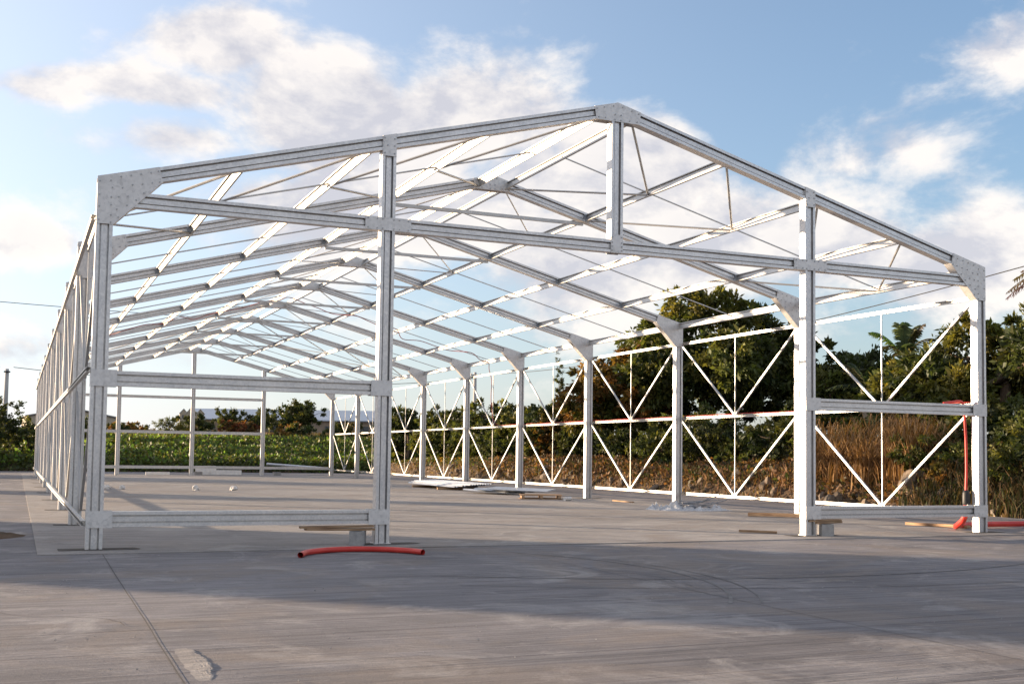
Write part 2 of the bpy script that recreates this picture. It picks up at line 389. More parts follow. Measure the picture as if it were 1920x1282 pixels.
# ------------------------------------------------------------------ steel frame
FRAME = empty('steel_building_frame', (0,0,0))
tag(FRAME, 'open galvanised steel portal frame of a large gabled shed without cladding', 'steel frame')
D, T = .19, .15
def Iprof(D, T, th_=.008, lip=.042, web=.022):
    h = D/2; t = T/2
    return [(-h,-h+th_,-t,t),(h-th_,h,-t,t),(-h+th_,h-th_,-.008,.008),(-h+lip+.021,h-lip-.021,-t+.028,t-.028),
            (-h+th_,-h+lip,-t,-t+.006),(h-lip,h-th_,-t,-t+.006),(-h+th_,-h+lip,t-.006,t),(h-lip,h-th_,t-.006,t)]
PROF = {'rafter': Iprof(.19, .15), 'column': Iprof(.20, .15), 'rail': Iprof(.19, .13), 'backrail': Iprof(.14, .10, lip=.03, web=.02),
        # purlin: channel, web at +y, open towards -y
        'purlin': [(-.078,.078,.014,.020),(-.078,-.072,-.012,.014),(.072,.078,-.012,.014),(-.072,-.060,-.012,-.008),(.060,.072,-.012,-.008)],
        'siderail': [(-.032,.032,.022,.027),(-.032,-.028,-.025,.022),(.028,.032,-.025,.022),(-.028,-.016,-.025,-.020),(.016,.028,-.025,-.020)],
        'tie': [(-.032,.032,-.025,.025)], 'brace': [(-.019,.019,-.019,.019)]}
CACHE = {}
def bar(name, p0, p1, prof, xdir, mat='galvanised_steel', parent=FRAME):
    p0, p1 = Vector(p0), Vector(p1); L = (p1-p0).length; z = (p1-p0)/L
    x = Vector(xdir); x = (x - z*x.dot(z)).normalized(); y = z.cross(x)
    key = (prof, round(L, 3))
    if key not in CACHE:
        if prof.startswith('rod'):
            r = float(prof[3:]); vs, fs = tube([(0,0,0),(0,0,L)], r, 6)
            CACHE[key] = mesh(name, vs, fs, False)
        else: CACHE[key] = box_mesh(name, [(a, b, c, d, 0, L) for a, b, c, d in PROF[prof]])
    mw = Matrix((x, y, z)).transposed().to_4x4(); mw.translation = p0
    if prof in ('purlin', 'siderail', 'brace', 'tie') or prof.startswith('rod'): mat = 'galvanised_dull'
    return link(name, CACHE[key], mat, parent, mw)
EZ, RZ = 4.68, 6.63
SL = (RZ-EZ)/(W/2); CS = math.cos(math.atan(SL)); SN = math.sin(math.atan(SL))
def ztop(x): return EZ+SL*(x if x <= W/2 else W-x)
FRAMES = [BAY*k for k in range(NB+1)]
def cy(n): return FRAMES[n] + (T/2 if n < NB else T/2)
BOLTV, BOLTF = tube([(0,0,0),(0,-.012,0)], .0105, 6)
def bolts(parent, pts, y):
    V, F = merge([([(v_[0]+px, v_[1]+y, v_[2]+pz) for v_ in BOLTV], BOLTF) for px, pz in pts])
    tag(link('bolts', mesh('bolts', V, F), 'bolt_zinc', parent), kind='stuff')
def plate(name, poly, yf, yb, inner=None, bolt_pts=None, th_=.008):
    """a pair of plates in front of and behind a joint, with an optional closing strip along one edge"""
    o = link(name, mesh(name, *prism(name, poly, yf-th_, yf-.0005)), 'galvanised_plate', FRAME)
    link(name, mesh(name, *prism(name, poly, yb+.0005, yb+th_)), 'galvanised_plate', FRAME)
    if inner:
        (x0, z0), (x1, z1) = inner; nx_, nz_ = -(z1-z0), (x1-x0); l = math.hypot(nx_, nz_); nx_, nz_ = nx_/l*.006, nz_/l*.006
        link('haunch_flange', mesh('haunch_flange', *prism(name, [(x0, z0), (x1, z1), (x1+nx_, z1+nz_), (x0+nx_, z0+nz_)], yf+.002, yb-.002)), 'galvanised_plate', FRAME)
    if bolt_pts: bolts(o, bolt_pts, yf-th_)
    return o
for n, y0 in enumerate(FRAMES):
    yc = cy(n); yf, yb = y0, y0+T
    for side in (0, 1):
        mx = (lambda x: x) if side == 0 else (lambda x: W-x)
        bar('column', (mx(.10), yc, .012 if n else 0), (mx(.10), yc, 4.60), 'column', (1,0,0))
        # rafter
        a = Vector((mx(.06), yc, ztop(.06)-D/2/CS)); b = Vector((mx(W/2-.03), yc, ztop(W/2-.03)-D/2/CS))
        bar('rafter', a, b, 'rafter', (-SN if side == 0 else SN, 0, CS))
        hp = [(mx(x), z) for x, z in ((0, EZ+.003), (.74, ztop(.74)+.003), (.79, 4.685), (.205, 4.085), (0, 4.085))]
        if side: hp = hp[::-1]
        bp = None
        if n <= 1:
            bp = [(mx(x), z) for x, z in ((.03,4.62),(.16,4.64),(.28,4.70),(.40,4.73),(.52,4.76),(.64,4.79),(.73,4.82),(.18,4.55),(.30,4.56),(.42,4.61),(.54,4.63),(.66,4.66),(.75,4.68),
                (.03,4.45),(.17,4.43),(.26,4.44),(.37,4.46),(.56,4.52),(.03,4.30),(.17,4.33),(.24,4.28),(.36,4.34),(.47,4.42),(.03,4.13),(.17,4.20),(.17,4.11),(.26,4.18))]
        inn = ((mx(.79), 4.685), (mx(.205), 4.085))
        plate('haunch_plate', hp, yf, yb, inn if side else (inn[1], inn[0]), bp)
    ap = [(W/2-.40, ztop(W/2-.40)+.003), (W/2, RZ+.003), (W/2+.40, ztop(W/2-.40)+.003), (W/2+.37, 6.335), (W/2-.37, 6.335)]
    bp = [(W/2+x, z) for x, z in ((-.36,6.50),(-.24,6.53),(-.08,6.57),(.08,6.57),(.24,6.53),(.36,6.50),(-.33,6.37),(-.22,6.37),(-.05,6.36),(.05,6.36),(.2,6.37),(.33,6.37),(-.05,6.44),(.05,6.44))] if n <= 1 else None
    plate('apex_plate', ap, yf, yb, None, bp)
    if 0 < n < NB:                                      # collar tie
        bar('collar_tie', (5.42, yc, 5.875), (W-5.42, yc, 5.875), 'tie', (0,0,1))
# gable posts, front
for x in (POSTX, W-POSTX):
    bar('gable_post', (x, T/2, 0), (x, T/2, ztop(x)-.02 if x < W/2 else ztop(x)-.02), 'column', (1,0,0))
    z1 = ztop(x)
    plate('post_head_plate', [(x-.098, z1-.30), (x+.098, z1-.30), (x+.098, ztop(x+.098)+.004), (x-.098, ztop(x-.098)+.004)], -.001, T, None,
          [(x-.07, z1-.05), (x+.07, z1-.05), (x-.03, z1-.15), (x+.07, z1-.15), (x+.07, z1-.26), (x-.07, z1-.26)])
    s = 1 if x < W/2 else -1
    plate('cross_plate', [(x-.33, 4.335), (x+.33, 4.335), (x+.33, 4.515), (x-.33, 4.515)], -.001, T, None,
          [(x+dx, z) for dx in (-.29,-.16,-.08,.08,.16,.29) for z in (4.36, 4.49)])
    for zc in (2.145, .385):
        plate('girt_plate', [(x-.10-(.10 if s > 0 else 0), zc-.105), (x+.10+(.10 if s < 0 else 0), zc-.105), (x+.10+(.10 if s < 0 else 0), zc+.105), (x-.10-(.10 if s > 0 else 0), zc+.105)], -.001, T, None)
    box = box_mesh('base_plate', [(-.12, .12, -.02, T+.02, 0, .014)]); o = link('base_plate', box, 'galvanised_plate', FRAME); o.location = (x, 0, .012)
    V, F = merge([([(v_[0]+dx, v_[1]-.0, v_[2]+z) for v_ in BOLTV], BOLTF) for dx in (-.08, .08) for z in (.06, .18)])
bar('apex_post', (W/2, T/2, 4.33), (W/2, T/2, 6.42), 'column', (1,0,0))
plate('apex_post_plate', [(W/2-.102, 4.322), (W/2+.102, 4.322), (W/2+.102, 4.60), (W/2-.102, 4.60)], 0, T, None,
      [(W/2+dx, z) for dx in (-.08, .08) for z in (4.36, 4.42, 4.48, 4.56)])
for side in (0, 1):
    mx = (lambda x: x) if side == 0 else (lambda x: W-x)
    for zc in (2.145, .385):
        poly = [(mx(-.004), zc-.105), (mx(.31), zc-.105), (mx(.31), zc+.105), (mx(-.004), zc+.105)]
        plate('girt_plate', poly if side == 0 else poly[::-1], -.001, T)
        bar('front_girt', (mx(.2), .066, zc), (mx(POSTX-.1), .066, zc), 'rail', (0,0,1))
    bar('tie_beam', (mx(.30), .066, 4.425), (mx(POSTX-.1), .066, 4.425), 'rail', (0,0,1))
    bar('tie_beam', (mx(POSTX+.1), .066, 4.425), (mx(W/2-.1), .066, 4.425), 'rail', (0,0,1))
# rear gable
yb_ = cy(NB)
for x in (POSTX, W/2, W-POSTX):
    bar('gable_post', (x, yb_, .012), (x, yb_, ztop(x)-.15), 'column', (1,0,0))
px = [.2, POSTX-.1, POSTX+.1, W/2-.1, W/2+.1, W-POSTX-.1, W-POSTX+.1, W-.2]
for zc in (3.97, 2.2, .42):
    for k in range(0, 8, 2):
        if zc == 3.97 and k == 6 or zc == 2.2 and k == 6: continue
        bar('rear_girt', (px[k], yb_, zc), (px[k+1], yb_, zc), 'backrail', (0,0,1))
# bays
PUR = [.14, 1.80, 3.58, 5.38, 7.12]
def pc(x): return ztop(x) - .100/CS
nodes = {}
for b in range(NB):
    ya, yz = FRAMES[b]+T/2+.024, FRAMES[b+1]+T/2-.024; ym = (ya+yz)/2
    for side in (0, 1):
        mx = (lambda x: x) if side == 0 else (lambda x: W-x)
        sx = -SN if side == 0 else SN
        for i, x in enumerate(PUR):
            o = bar('purlin', (mx(x), ya, pc(x)), (mx(x), yz, pc(x)), 'purlin', (sx, 0, CS))
            if i and b < 8:
                br = box_mesh('purlin_bracket', [(-.055,.055,0,.05,-.085,.085)]) if ('br' not in nodes) else nodes['br']; nodes['br'] = br
                o = link('purlin_bracket', br, 'dark_bracket', FRAME); o.location = (mx(x), FRAMES[b+1]+.004, pc(x)); o.rotation_euler = (0, (-1 if side == 0 else 1)*math.atan(SL), 0)
        # sag rod through the purlins, braces in the panels
        bar('sag_rod', (mx(PUR[0]), ym, pc(PUR[0])), (mx(PUR[4]), ym, pc(PUR[4])), 'rod0.014', (0,1,0))
        full = b in (0, 6)
        for i in range(4):
            if not full and i < 3: continue
            pr = 'rod0.020' if full else 'rod0.014'
            for ye in (ya+.03, yz-.03):
                bar('roof_brace', (mx(PUR[i]), ym, pc(PUR[i])-.04), (mx(PUR[i+1]), ye, pc(PUR[i+1])-.05), pr, (0,0,1))
        # side wall
        xr = mx(-.030); ya, yz = FRAMES[b]+T/2+.001, FRAMES[b+1]+T/2-.001
        for zc in (4.17, 2.25, .335):
            bar('side_rail', (xr, ya, zc), (xr, yz, zc), 'siderail', (0,0,1))
        for zl, zh in ((2.295, 4.10), (.38, 2.19)):
            for ye, yi in ((ya+.16, ym-.035), (yz-.16, ym+.035)):
                bar('wall_brace', (mx(.06), ye, zh), (mx(.06), yi, zl), 'brace', (1,0,0))
            bar('hanger_rod', (mx(.06), ym, zl-.04), (mx(.06), ym, zh+.06), 'rod0.014', (1,0,0))
# red cable slung through the roof and along the right wall
pts = []
for k in range(29):
    x = .2+(W-.5)*k/28
    pts.append((x, 22.3+.45*math.sin(k*.9)+.3*math.sin(k*2.3+1), ztop(x)-.20-.10*abs(math.sin(k*1.35))))
pts += [(W-.22, 22.6, 4.3), (W-.14, 22.55, 3.9), (W-.17, 22.5, 3.2), (W-.08, 22.45, 2.45), (W+.0, 22.2, 2.32)]
V, F = tube(catmull(pts, 5), .013, 6)
tag(link('roof_cable', mesh('roof_cable', V, F, True), 'red_cable'), 'dark red cable slung across the roof rafters and dropping down to the right wall rail', 'cable')
pts = [(W+.02, 22.1, 2.30)] + [(W+.02+random.uniform(-.01,.01), 22-k*.5, 2.296+random.uniform(0,.016)) for k in range(43)] + [(W+.02, .40, 2.31)]
V, F = tube(catmull(pts, 3), .007, 6)
tag(link('rail_cable', mesh('rail_cable', V, F, True), 'red_plastic'), 'red cable lying along the middle rail of the right wall', 'cable')
# red conduit at the right front corner
cd = empty('red_conduit', (W-.3, .25, 0)); tag(cd, 'thick red conduit running down the right corner column with a black sleeve', 'conduit')
def part(name, V, F, mat, parent, smooth=True):
    o = link(name, mesh(name, V, F, smooth), mat, parent)
    o.matrix_basis = Matrix.Translation(-Vector(parent.location)) ; return o
V, F = tube(catmull([(W-.80, .19, 2.258), (W-.6, .19, 2.285), (W-.40, .20, 2.30), (W-.31, .21, 2.22), (W-.285, .22, 2.0), (W-.26, .22, 1.6), (W-.255, .22, 1.1), (W-.275, .22, .66)], 6), .023, 10); part('thin_conduit', V, F, 'red_plastic', cd)
V, F = tube([(W-.262, .22, .74), (W-.265, .22, .69), (W-.265, .22, .50), (W-.266, .22, .48)], [.045, .066, .072, .066], 12); part('sleeve', V, F, 'black_rubber', cd)
V, F = tube(catmull([(W-.265, .22, .49), (W-.265, .24, .34), (W-.25, .32, .20), (W-.12, .60, .085), (W+.3, .92, .075), (W+1.3, 1.10, .075), (W+3, 1.05, .075), (W+5, 1.4, .075)], 6), .052, 12); part('buried_pipe', V, F, 'red_plastic', cd)
V, F = tube(catmull([(2.31, -1.62, .037), (2.48, -1.28, .037), (2.80, -1.02, .037), (3.15, -.96, .037), (3.50, -1.10, .037), (3.74, -1.36, .037), (3.84, -1.62, .037)], 6), .035, 14, cap=False)
V2, F2 = tube(catmull([(2.31, -1.62, .037), (2.48, -1.28, .037), (2.80, -1.02, .037), (3.15, -.96, .037), (3.50, -1.10, .037), (3.74, -1.36, .037), (3.84, -1.62, .037)], 6), .029, 14, cap=False)
V, F = merge([(V, F), (V2, [tuple(reversed(f)) for f in F2])])
tag(link('red_pipe', mesh('red_pipe', V, F, True), 'red_plastic'), 'short curved offcut of red plastic pipe lying on the paving before the frame', 'pipe')

# ------------------------------------------------------------------ blocks and planks
def hollow_block(loc, rz, label):
    L, Wd, H = .38, .19, .19
    parts = [(-L/2, L/2, -Wd/2, -Wd/2+.03, 0, H), (-L/2, L/2, Wd/2-.03, Wd/2, 0, H)]
    for x in (-L/2, -.0425*0-.0175, L/2-.035): parts.append((x, x+.035, -Wd/2+.03, Wd/2-.03, 0, H))
    o = link('concrete_block', box_mesh('concrete_block', parts), 'block_concrete'); o.location = loc; o.rotation_euler = (0,0,rz)
    return tag(o, label, 'block', 'concrete blocks propping the posts')
def plank(loc, size, rz, label, tilt=0, name='plank', mat='plank_wood'):
    bm = bmesh.new(); bmesh.ops.create_cube(bm, size=1)
    bmesh.ops.scale(bm, vec=size, verts=bm.verts); bmesh.ops.subdivide_edges(bm, edges=[e for e in bm.edges if abs((e.verts[0].co-e.verts[1].co).x) > size[0]*.5], cuts=5)
    for v_ in bm.verts: v_.co.z += .006*math.sin(v_.co.x*3+loc[0]*5); v_.co.y += .003*math.sin(v_.co.x*7+loc[1])
    me = bpy.data.meshes.new(name); bm.to_mesh(me); bm.free()
    o = link(name, me, mat); o.location = loc; o.rotation_euler = (0, tilt, rz)
    return tag(o, label, 'plank', 'loose timber planks')
hollow_block((3.47, .02, .012), R(68), 'grey hollow concrete block under the planks beside the second front post')
hollow_block((11.32, .0, .012), R(62), 'grey concrete block beside the third front post, right of its base')
plank((3.22, .02, .222), (.95, .13, .028), R(3), 'lower of two planks resting on the block by the second front post')
plank((3.18, .03, .256), (1.0, .12, .026), R(-2), 'upper of two planks resting on the block by the second front post', R(-1.2))
plank((11.38, .02, .222), (.55, .12, .03), R(8), 'short lower plank on the concrete block by the third front post')
plank((11.30, .03, .256), (.62, .11, .028), R(-5), 'short upper plank on the concrete block by the third front post')
plank((10.55, .78, .035), (.62, .09, .035), R(-38), 'thin dark plank lying on the slab left of the third front post')
plank((14.05, 4.95, .06), (1.25, .16, .07), R(-50), 'thick weathered plank behind the third front post')
plank((15.13, 1.5, .045), (1.35, .13, .05), R(-80), 'orange lit plank lying before the right corner column')
plank((14.5, 12.5, .03), (.95, .07, .03), R(-84), 'thin pale stick of wood on the slab by the right wall')

# ------------------------------------------------------------------ pallet, sheets, scraps
pl = empty('wooden_pallet', (13.05, 14.75, .012), R(-22)); tag(pl, 'low wooden pallet on the slab near the right wall', 'pallet')
for k in range(6):
    o = link('top_board', box_mesh('top_board', [(-.6,.6,-.055,.055,0,.022)], .003), 'plank_wood', pl); o.location = (0, -.4+k*.16, .105)
for k in range(3):
    o = link('stringer', box_mesh('stringer', [(-.045,.045,-.47,.47,0,.083)], .003), 'plank_wood', pl); o.location = (-.52+k*.52, 0, .022)
for k in range(3):
    o = link('bottom_board', box_mesh('bottom_board', [(-.6,.6,-.05,.05,0,.020)], .003), 'plank_wood', pl); o.location = (0, -.4+k*.4, .001)
def corrugated(L, Wd, waves=9, amp=.018):
    n = waves*4; vs, fs = [], []
    for i in range(n+1):
        y = -Wd/2+Wd*i/n; z = amp*(1 if (i//2) % 2 else -1)
        for x in (-L/2, 0, L/2): vs.append((x, y, z + (.01*random.random() if x else 0)))
    m_ = len(vs); vs += [(a, b, c-.004) for a, b, c in vs]
    for i in range(n):
        for k in range(2):
            q = (i*3+k, i*3+k+1, (i+1)*3+k+1, (i+1)*3+k); fs.append(q); fs.append(tuple(m_+t for t in reversed(q)))
    return vs, fs
wave = mesh('roof_sheet', *corrugated(4.2, .95))
for k in range(3):
    o = link('roof_sheet', wave, 'sheet_metal'); o.location = (13.45+.12*k, 24.2-.2*k, .15+.045*k); o.rotation_euler = (R(1.0*k), R(.6), R(-86+2.5*k))
    tag(o, ['lowest', 'middle', 'topmost'][k]+' corrugated metal sheet of the long stack by the right wall', 'metal sheet', 'corrugated sheets')
for k in range(2):
    o = plank((13.45, 22.7+2.8*k, .055), (1.4, .09, .08), R(5*k), ['nearer', 'farther'][k]+' timber bearer under the long stack of metal sheets', name='timber_bearer')
wave2 = mesh('roof_sheet', *corrugated(2.0, .9))
for k in range(3):
    o = link('roof_sheet', wave2, 'sheet_metal'); o.location = (13.3+.25*k, 18.9-.55*k, .09+.05*k); o.rotation_euler = (R(2*k-2), R(1.2), R(-70+14*k))
    tag(o, ['lowest', 'middle', 'topmost'][k]+' short corrugated sheet of the untidy pile nearest the pallet', 'metal sheet', 'corrugated sheets')
o = link('paper_roll', mesh('paper_roll', *tube([(-.14,0,0),(.14,0,0)], .055, 12)), 'white_plaster'); o.location = (13.25, 13.4, .068); o.rotation_euler = (0,0,R(30))
tag(o, 'small white roll lying right of the wooden pallet', 'roll')
def crumple(name, sx, sy, h, seed, n=26):
    f1 = vnoise(seed); vs, fs = [], []
    for j in range(n+1):
        for i in range(n+1):
            x = (i/n-.5)*2; y = (j/n-.5)*2; e = max(0, 1-max(abs(x), abs(y))**3)
            vs.append((x*sx+.08*f1(y*9, x*7), y*sy+.06*f1(x*8, 3+y*5), .012+h*e*abs(f1(x*11+2, y*11)+.35*f1(x*33, y*29))*1.3))
    for j in range(n):
        for i in range(n): fs.append((j*(n+1)+i, j*(n+1)+i+1, (j+1)*(n+1)+i+1, (j+1)*(n+1)+i))
    return mesh(name, vs, fs)
for (x, y, sx, sy, h, rz, lb) in [(13.25, 8.45, .33, .2, .20, 20, 'puffed up bundle of clear plastic wrap at the left of the scrap heap'), (13.62, 8.05, .50, .32, .15, -20, 'crumpled pale plastic sheet under the scrap strips'), (14.25, 7.85, .48, .25, .09, 5, 'flattened grey plastic sheet at the right of the scrap heap')]:
    o = link('plastic_sheet', crumple('plastic_sheet', sx, sy, h, int(x*100)), 'plastic_film'); o.location = (x, y, 0); o.rotation_euler = (0,0,R(rz)); tag(o, lb, 'plastic sheet')
for k in range(9):
    a = R(random.uniform(-40, 25)); x = 13.95+random.uniform(-.3,.3); y = 7.95+random.uniform(-.2,.2); L = random.uniform(.5, 1.1)
    dz = random.uniform(.03,.30); c_, s_ = math.cos(a)*L/2, math.sin(a)*L/2
    me = mesh('scrap_strip', *tube([(-c_, -s_, .05+.02*k), (0, 0, .10+.015*k), (c_, s_, .05+.02*k+dz*.7)], .013, 5))
    o = link('scrap_strip', me, 'dark_bracket'); o.location = (x, y, 0)
    tag(o, 'thin grey metal strip sticking out of the scrap heap', 'metal strip', 'strips on the scrap heap')
def dirt(n=40):
    f1 = vnoise(77); vs, fs = [], []
    for j in range(n+1):
        for i in range(n+1):
            x = (i/n-.5)*2; y = (j/n-.5)*2; r_ = math.hypot(x, y)*(1+.35*f1(x*3, y*3)); e = max(0, 1-r_*1.15)
            vs.append((x*1.0, y*.9, -.012+.13*e**.8*(.5+.7*abs(f1(x*12, y*12)+.5*f1(x*31, y*29)))))
    for j in range(n):
        for i in range(n): q = j*(n+1)+i; fs.append((q, q+1, q+n+2, q+n+1))
    return mesh('dirt_heap', vs, fs, True)
for k, (x, y, lb) in enumerate([(1.85, 23.3, 'small white scrap leftmost on the slab, just right of the left corner column'), (2.3, 23.2, 'white stone second from the left on the far slab'), (4.45, 22.2, 'white stone third from the left on the far slab'), (5.55, 21.8, 'white stone rightmost of the four on the far slab')]):
    o = link('white_stone', lump('white_stone', (.12,.09,.08), 20+k, 3, .3), 'white_plaster'); o.location = (x, y, .06); o.rotation_euler = (.2, .3, k)
    tag(o, lb, 'stone', 'white stones on the slab')
o = link('dirt_heap', dirt(), 'soil'); o.location = (-1.45, 2.9, 0)
tag(o, 'dark heap of earth on the paving at the left edge', 'heap')
# things behind the rear gable
for (x, y, L, h, rz, lb) in [(8.4, 46.6, 1.1, .5, 8, 'white board leaning low behind the rear middle post'), (9.4, 46.4, 1.6, .28, -5, 'pale slab lying behind the rear gable right of its middle post'), (5.9, 46.2, 1.2, .16, 3, 'pale slab lying behind the rear gable left of its middle post')]:
    o = link('white_board', box_mesh('white_board', [(-L/2, L/2, -.03, .03, 0, h)], .006), 'white_plaster'); o.location = (x, y, 0); o.rotation_euler = (R(-18), 0, R(rz)); tag(o, lb, 'board')
for k, (x, y) in enumerate([(7.9, 45.9), (12.0, 46.0), (3.1, 46.1)]):
    hollow_block((x, y, .0), R(20*k), ['grey block behind the rear gable by its middle post', 'grey block behind the rear gable by its right post', 'grey block behind the rear gable by its left post'][k])
o = link('steel_tube', mesh('steel_tube', *tube([(11.5, 46.3, .62), (14.6, 46.0, .42)], .06, 8)), 'sheet_metal'); tag(o, 'pale blue steel tube lying aslant behind the rear gable', 'tube')

# ------------------------------------------------------------------ vegetation
def leaf_mesh(name, centers, size, cols, seed=0, aspect=2.2, droop=.35, mat='leaf', outward=None):
    r = np.random.default_rng(seed); n = len(centers)
    d = r.normal(size=(n, 3)); 
    if outward is not None: d = d*.8+outward*.9
    d[:, 2] -= droop; d /= np.linalg.norm(d, axis=1)[:, None]
    s = np.cross(d, r.normal(size=(n, 3))); s /= np.linalg.norm(s, axis=1)[:, None]+1e-9
    L = size*r.uniform(.4, 1.5, n)[:, None]; wd = L/aspect
    c = np.asarray(centers); V = np.empty((n, 4, 3))
    V[:, 0] = c; V[:, 1] = c+d*L*.5+s*wd*.5; V[:, 2] = c+d*L; V[:, 3] = c+d*L*.5-s*wd*.5
    me = bpy.data.meshes.new(name); me.vertices.add(n*4); me.vertices.foreach_set('co', V.reshape(-1))
    me.loops.add(n*4); me.loops.foreach_set('vertex_index', np.arange(n*4, dtype=np.int32))
    me.polygons.add(n); me.polygons.foreach_set('loop_start', np.arange(0, n*4, 4, dtype=np.int32)); me.polygons.foreach_set('loop_total', np.full(n, 4, dtype=np.int32))
    me.update(calc_edges=True)
    at = me.color_attributes.new('tint', 'FLOAT_COLOR', 'POINT')
    cc = np.ones((n, 4, 4)); cc[:, :, :3] = np.asarray(cols)[:, None, :]
    at.data.foreach_set('color', cc.reshape(-1)); me.materials.append(MATS[mat]); return me
GREEN = [(.055,.075,.020), (.070,.090,.024), (.095,.105,.030)]
DARK = [(.030,.046,.016), (.042,.058,.018), (.060,.070,.024)]
BROWNG = [(.18,.095,.026), (.14,.095,.026), (.085,.08,.022)]
YELG = [(.12,.115,.025), (.095,.10,.022), (.07,.085,.02)]
BRIGHT = [(.12,.20,.028), (.09,.16,.024), (.15,.22,.04)]
RED = [(.14,.050,.022), (.11,.050,.02), (.08,.055,.02)]
def crown_pts(lobes, n, seed, clump=.22, per=70):
    """leaf bases gathered in clumps over the shell of each lobe: lobes = (x,y,z, rx,ry,rz, palette)"""
    r = np.random.default_rng(seed); P, Cc, O = [], [], []
    vol = np.array([(l[3]*l[4]*l[5])**(2/3) for l in lobes]); vol /= vol.sum()
    for l, w in zip(lobes, vol):
        m_ = max(6, int(n*w/per)); d = r.normal(size=(m_, 3)); d /= np.linalg.norm(d, axis=1)[:, None]
        rad = 1-np.abs(r.normal(0, .24, m_)); rad = np.clip(rad, .1, 1)*r.uniform(.86, 1.12, m_)
        cc = np.array(l[:3])+d*rad[:, None]*np.array(l[3:6])
        k = int(n*w); pick = r.integers(0, m_, k); sg = clump*(l[3]+l[5])/2*r.uniform(.5, 1.1, m_)
        q = r.normal(size=(k, 3))*np.array((1,1,.75))
        P.append(cc[pick]+q*sg[pick][:, None]*.62); O.append(d[pick])
        pal = np.array(l[6]); ci = r.integers(0, len(pal), m_)
        c = pal[ci][pick]*r.uniform(.65, 1.35, k)[:, None]*(1+.25*r.normal(size=(m_, 1))[pick].clip(-1.5, 1.5))
        Cc.append(np.clip(c*np.array((1.22, 1.12, 1.0)), .008, .4))
    return np.concatenate(P), np.concatenate(Cc), np.concatenate(O)
def branch(p0, p1, r0, r1, seed, bend=.12):
    r = random.Random(seed); p0, p1 = Vector(p0), Vector(p1); L = (p1-p0).length
    pts = [p0.lerp(p1, t)+Vector((r.uniform(-1,1), r.uniform(-1,1), r.uniform(-.4,.4)))*L*bend*math.sin(t*math.pi) for t in (0,.25,.5,.75,1)]
    return tube(pts, [r0+(r1-r0)*t for t in (0,.25,.5,.75,1)], 7)
def tree(name, label, cat, base, lobes, n, leaf, seed, trunk=.22, mat='bark', group=None, aspect=2.2, per=70, clump=.22, stems=1, droop=.35):
    """base (x,y); lobes given relative to the base at ground level"""
    z0 = th(*base)-.05; o = empty(name, (base[0], base[1], z0)); tag(o, label, cat, group)
    P, Cc, O = crown_pts(lobes, n, seed, clump, per); P[:, 2] = np.maximum(P[:, 2], .12)
    link('crown', leaf_mesh('crown', P, leaf, Cc, seed, aspect, droop, 'leaf', O), None, o)
    parts = []
    for s in range(stems):
        bx, by = (0, 0) if stems == 1 else (random.uniform(-.6,.6), random.uniform(-.4,.4))
        big = sorted(lobes, key=lambda l: -l[3]*l[5])
        f = big[s % len(big)]; fork = Vector((bx*.6+f[0]*.25, by*.6+f[1]*.25, max(.4, f[2]-f[5]*.75)))
        parts.append(branch((bx, by, -.1), fork, trunk, trunk*.7, seed+s, .05))
        for k, l in enumerate(big[:7] if stems == 1 else [f]):
            parts.append(branch(fork, (l[0], l[1], l[2]), trunk*.55, trunk*.14, seed*7+k))
            for q in range(3):
                a = random.uniform(0, 6.28); parts.append(branch((l[0]*.6+fork.x*.4, l[1]*.6+fork.y*.4, l[2]*.6+fork.z*.4), (l[0]+l[3]*.7*math.cos(a), l[1]+l[4]*.7*math.sin(a), l[2]+l[5]*random.uniform(-.2,.6)), trunk*.25, trunk*.07, seed*11+q+k))
    V, F = merge(parts); link('trunk', mesh('trunk', V, F, True), mat, o)
    return o
def lob(n, cx, cy_, cz, R_, H_, r0, r1, seed, pals, flat=.8):
    r = random.Random(seed); L = []
    for k in range(n):
        a = r.uniform(0, 6.28); q = math.sqrt(r.random())*R_; rr = r.uniform(r0, r1)
        L.append((cx+q*math.cos(a), cy_+q*math.sin(a), cz+r.uniform(-H_, H_)*(1-.35*q/R_), rr, rr, rr*flat, r.choice(pals)))
    return L
# big mango behind the right wall; sunlight on its top put into leaf colours
tree('mango_tree', 'largest tree, tall dark mango with its sunlit top tinted yellow green behind the right wall', 'tree', (26.6, 26.6),
     lob(22, 0, 0, 3.6, 3.3, 1.6, 1.0, 1.7, 1, [DARK, GREEN, DARK]) + [(-.6,0,6.0,1.5,1.5,.9,YELG), (.6,-.6,5.9,1.3,1.3,.8,YELG), (-.9,.4,6.35,1.15,1.1,.7,GREEN), (.4,.2,6.45,1.1,1.1,.6,GREEN), (1.6,.2,6.1,.9,.9,.5,GREEN),
     (1.9,-.4,5.5,1.2,1.2,.9,DARK), (3.4,-.6,4.6,1.1,1.1,.9,DARK), (-2.0,.5,5.2,1.2,1.2,.8,GREEN), (3.7,-1,5.35,.6,.6,.5,DARK)], 60000, .23, 11, .28)
tree('mango_tree', 'russet flushed tree leaning left of the largest tree behind the right wall', 'tree', (23.6, 28.4),
     lob(14, 0, 0, 2.9, 2.1, 1.1, .8, 1.25, 2, [BROWNG, BROWNG, GREEN]) + [(.2,0,4.4,1.1,1.1,.8,BROWNG), (1.2,-.3,4.6,1.0,1,.7,YELG), (-1.4,.2,3.6,.9,.9,.8,BROWNG)], 34000, .21, 12, .2)
tree('dark_tree', 'dark dense tree right of the largest tree, behind the third front post', 'tree', (30.6, 22.6),
     lob(14, 0, 0, 2.3, 2.2, 1.0, .9, 1.4, 3, [DARK, DARK, GREEN]) + [(-1.3,0,3.9,.9,.9,.6,DARK)], 30000, .22, 13, .22)
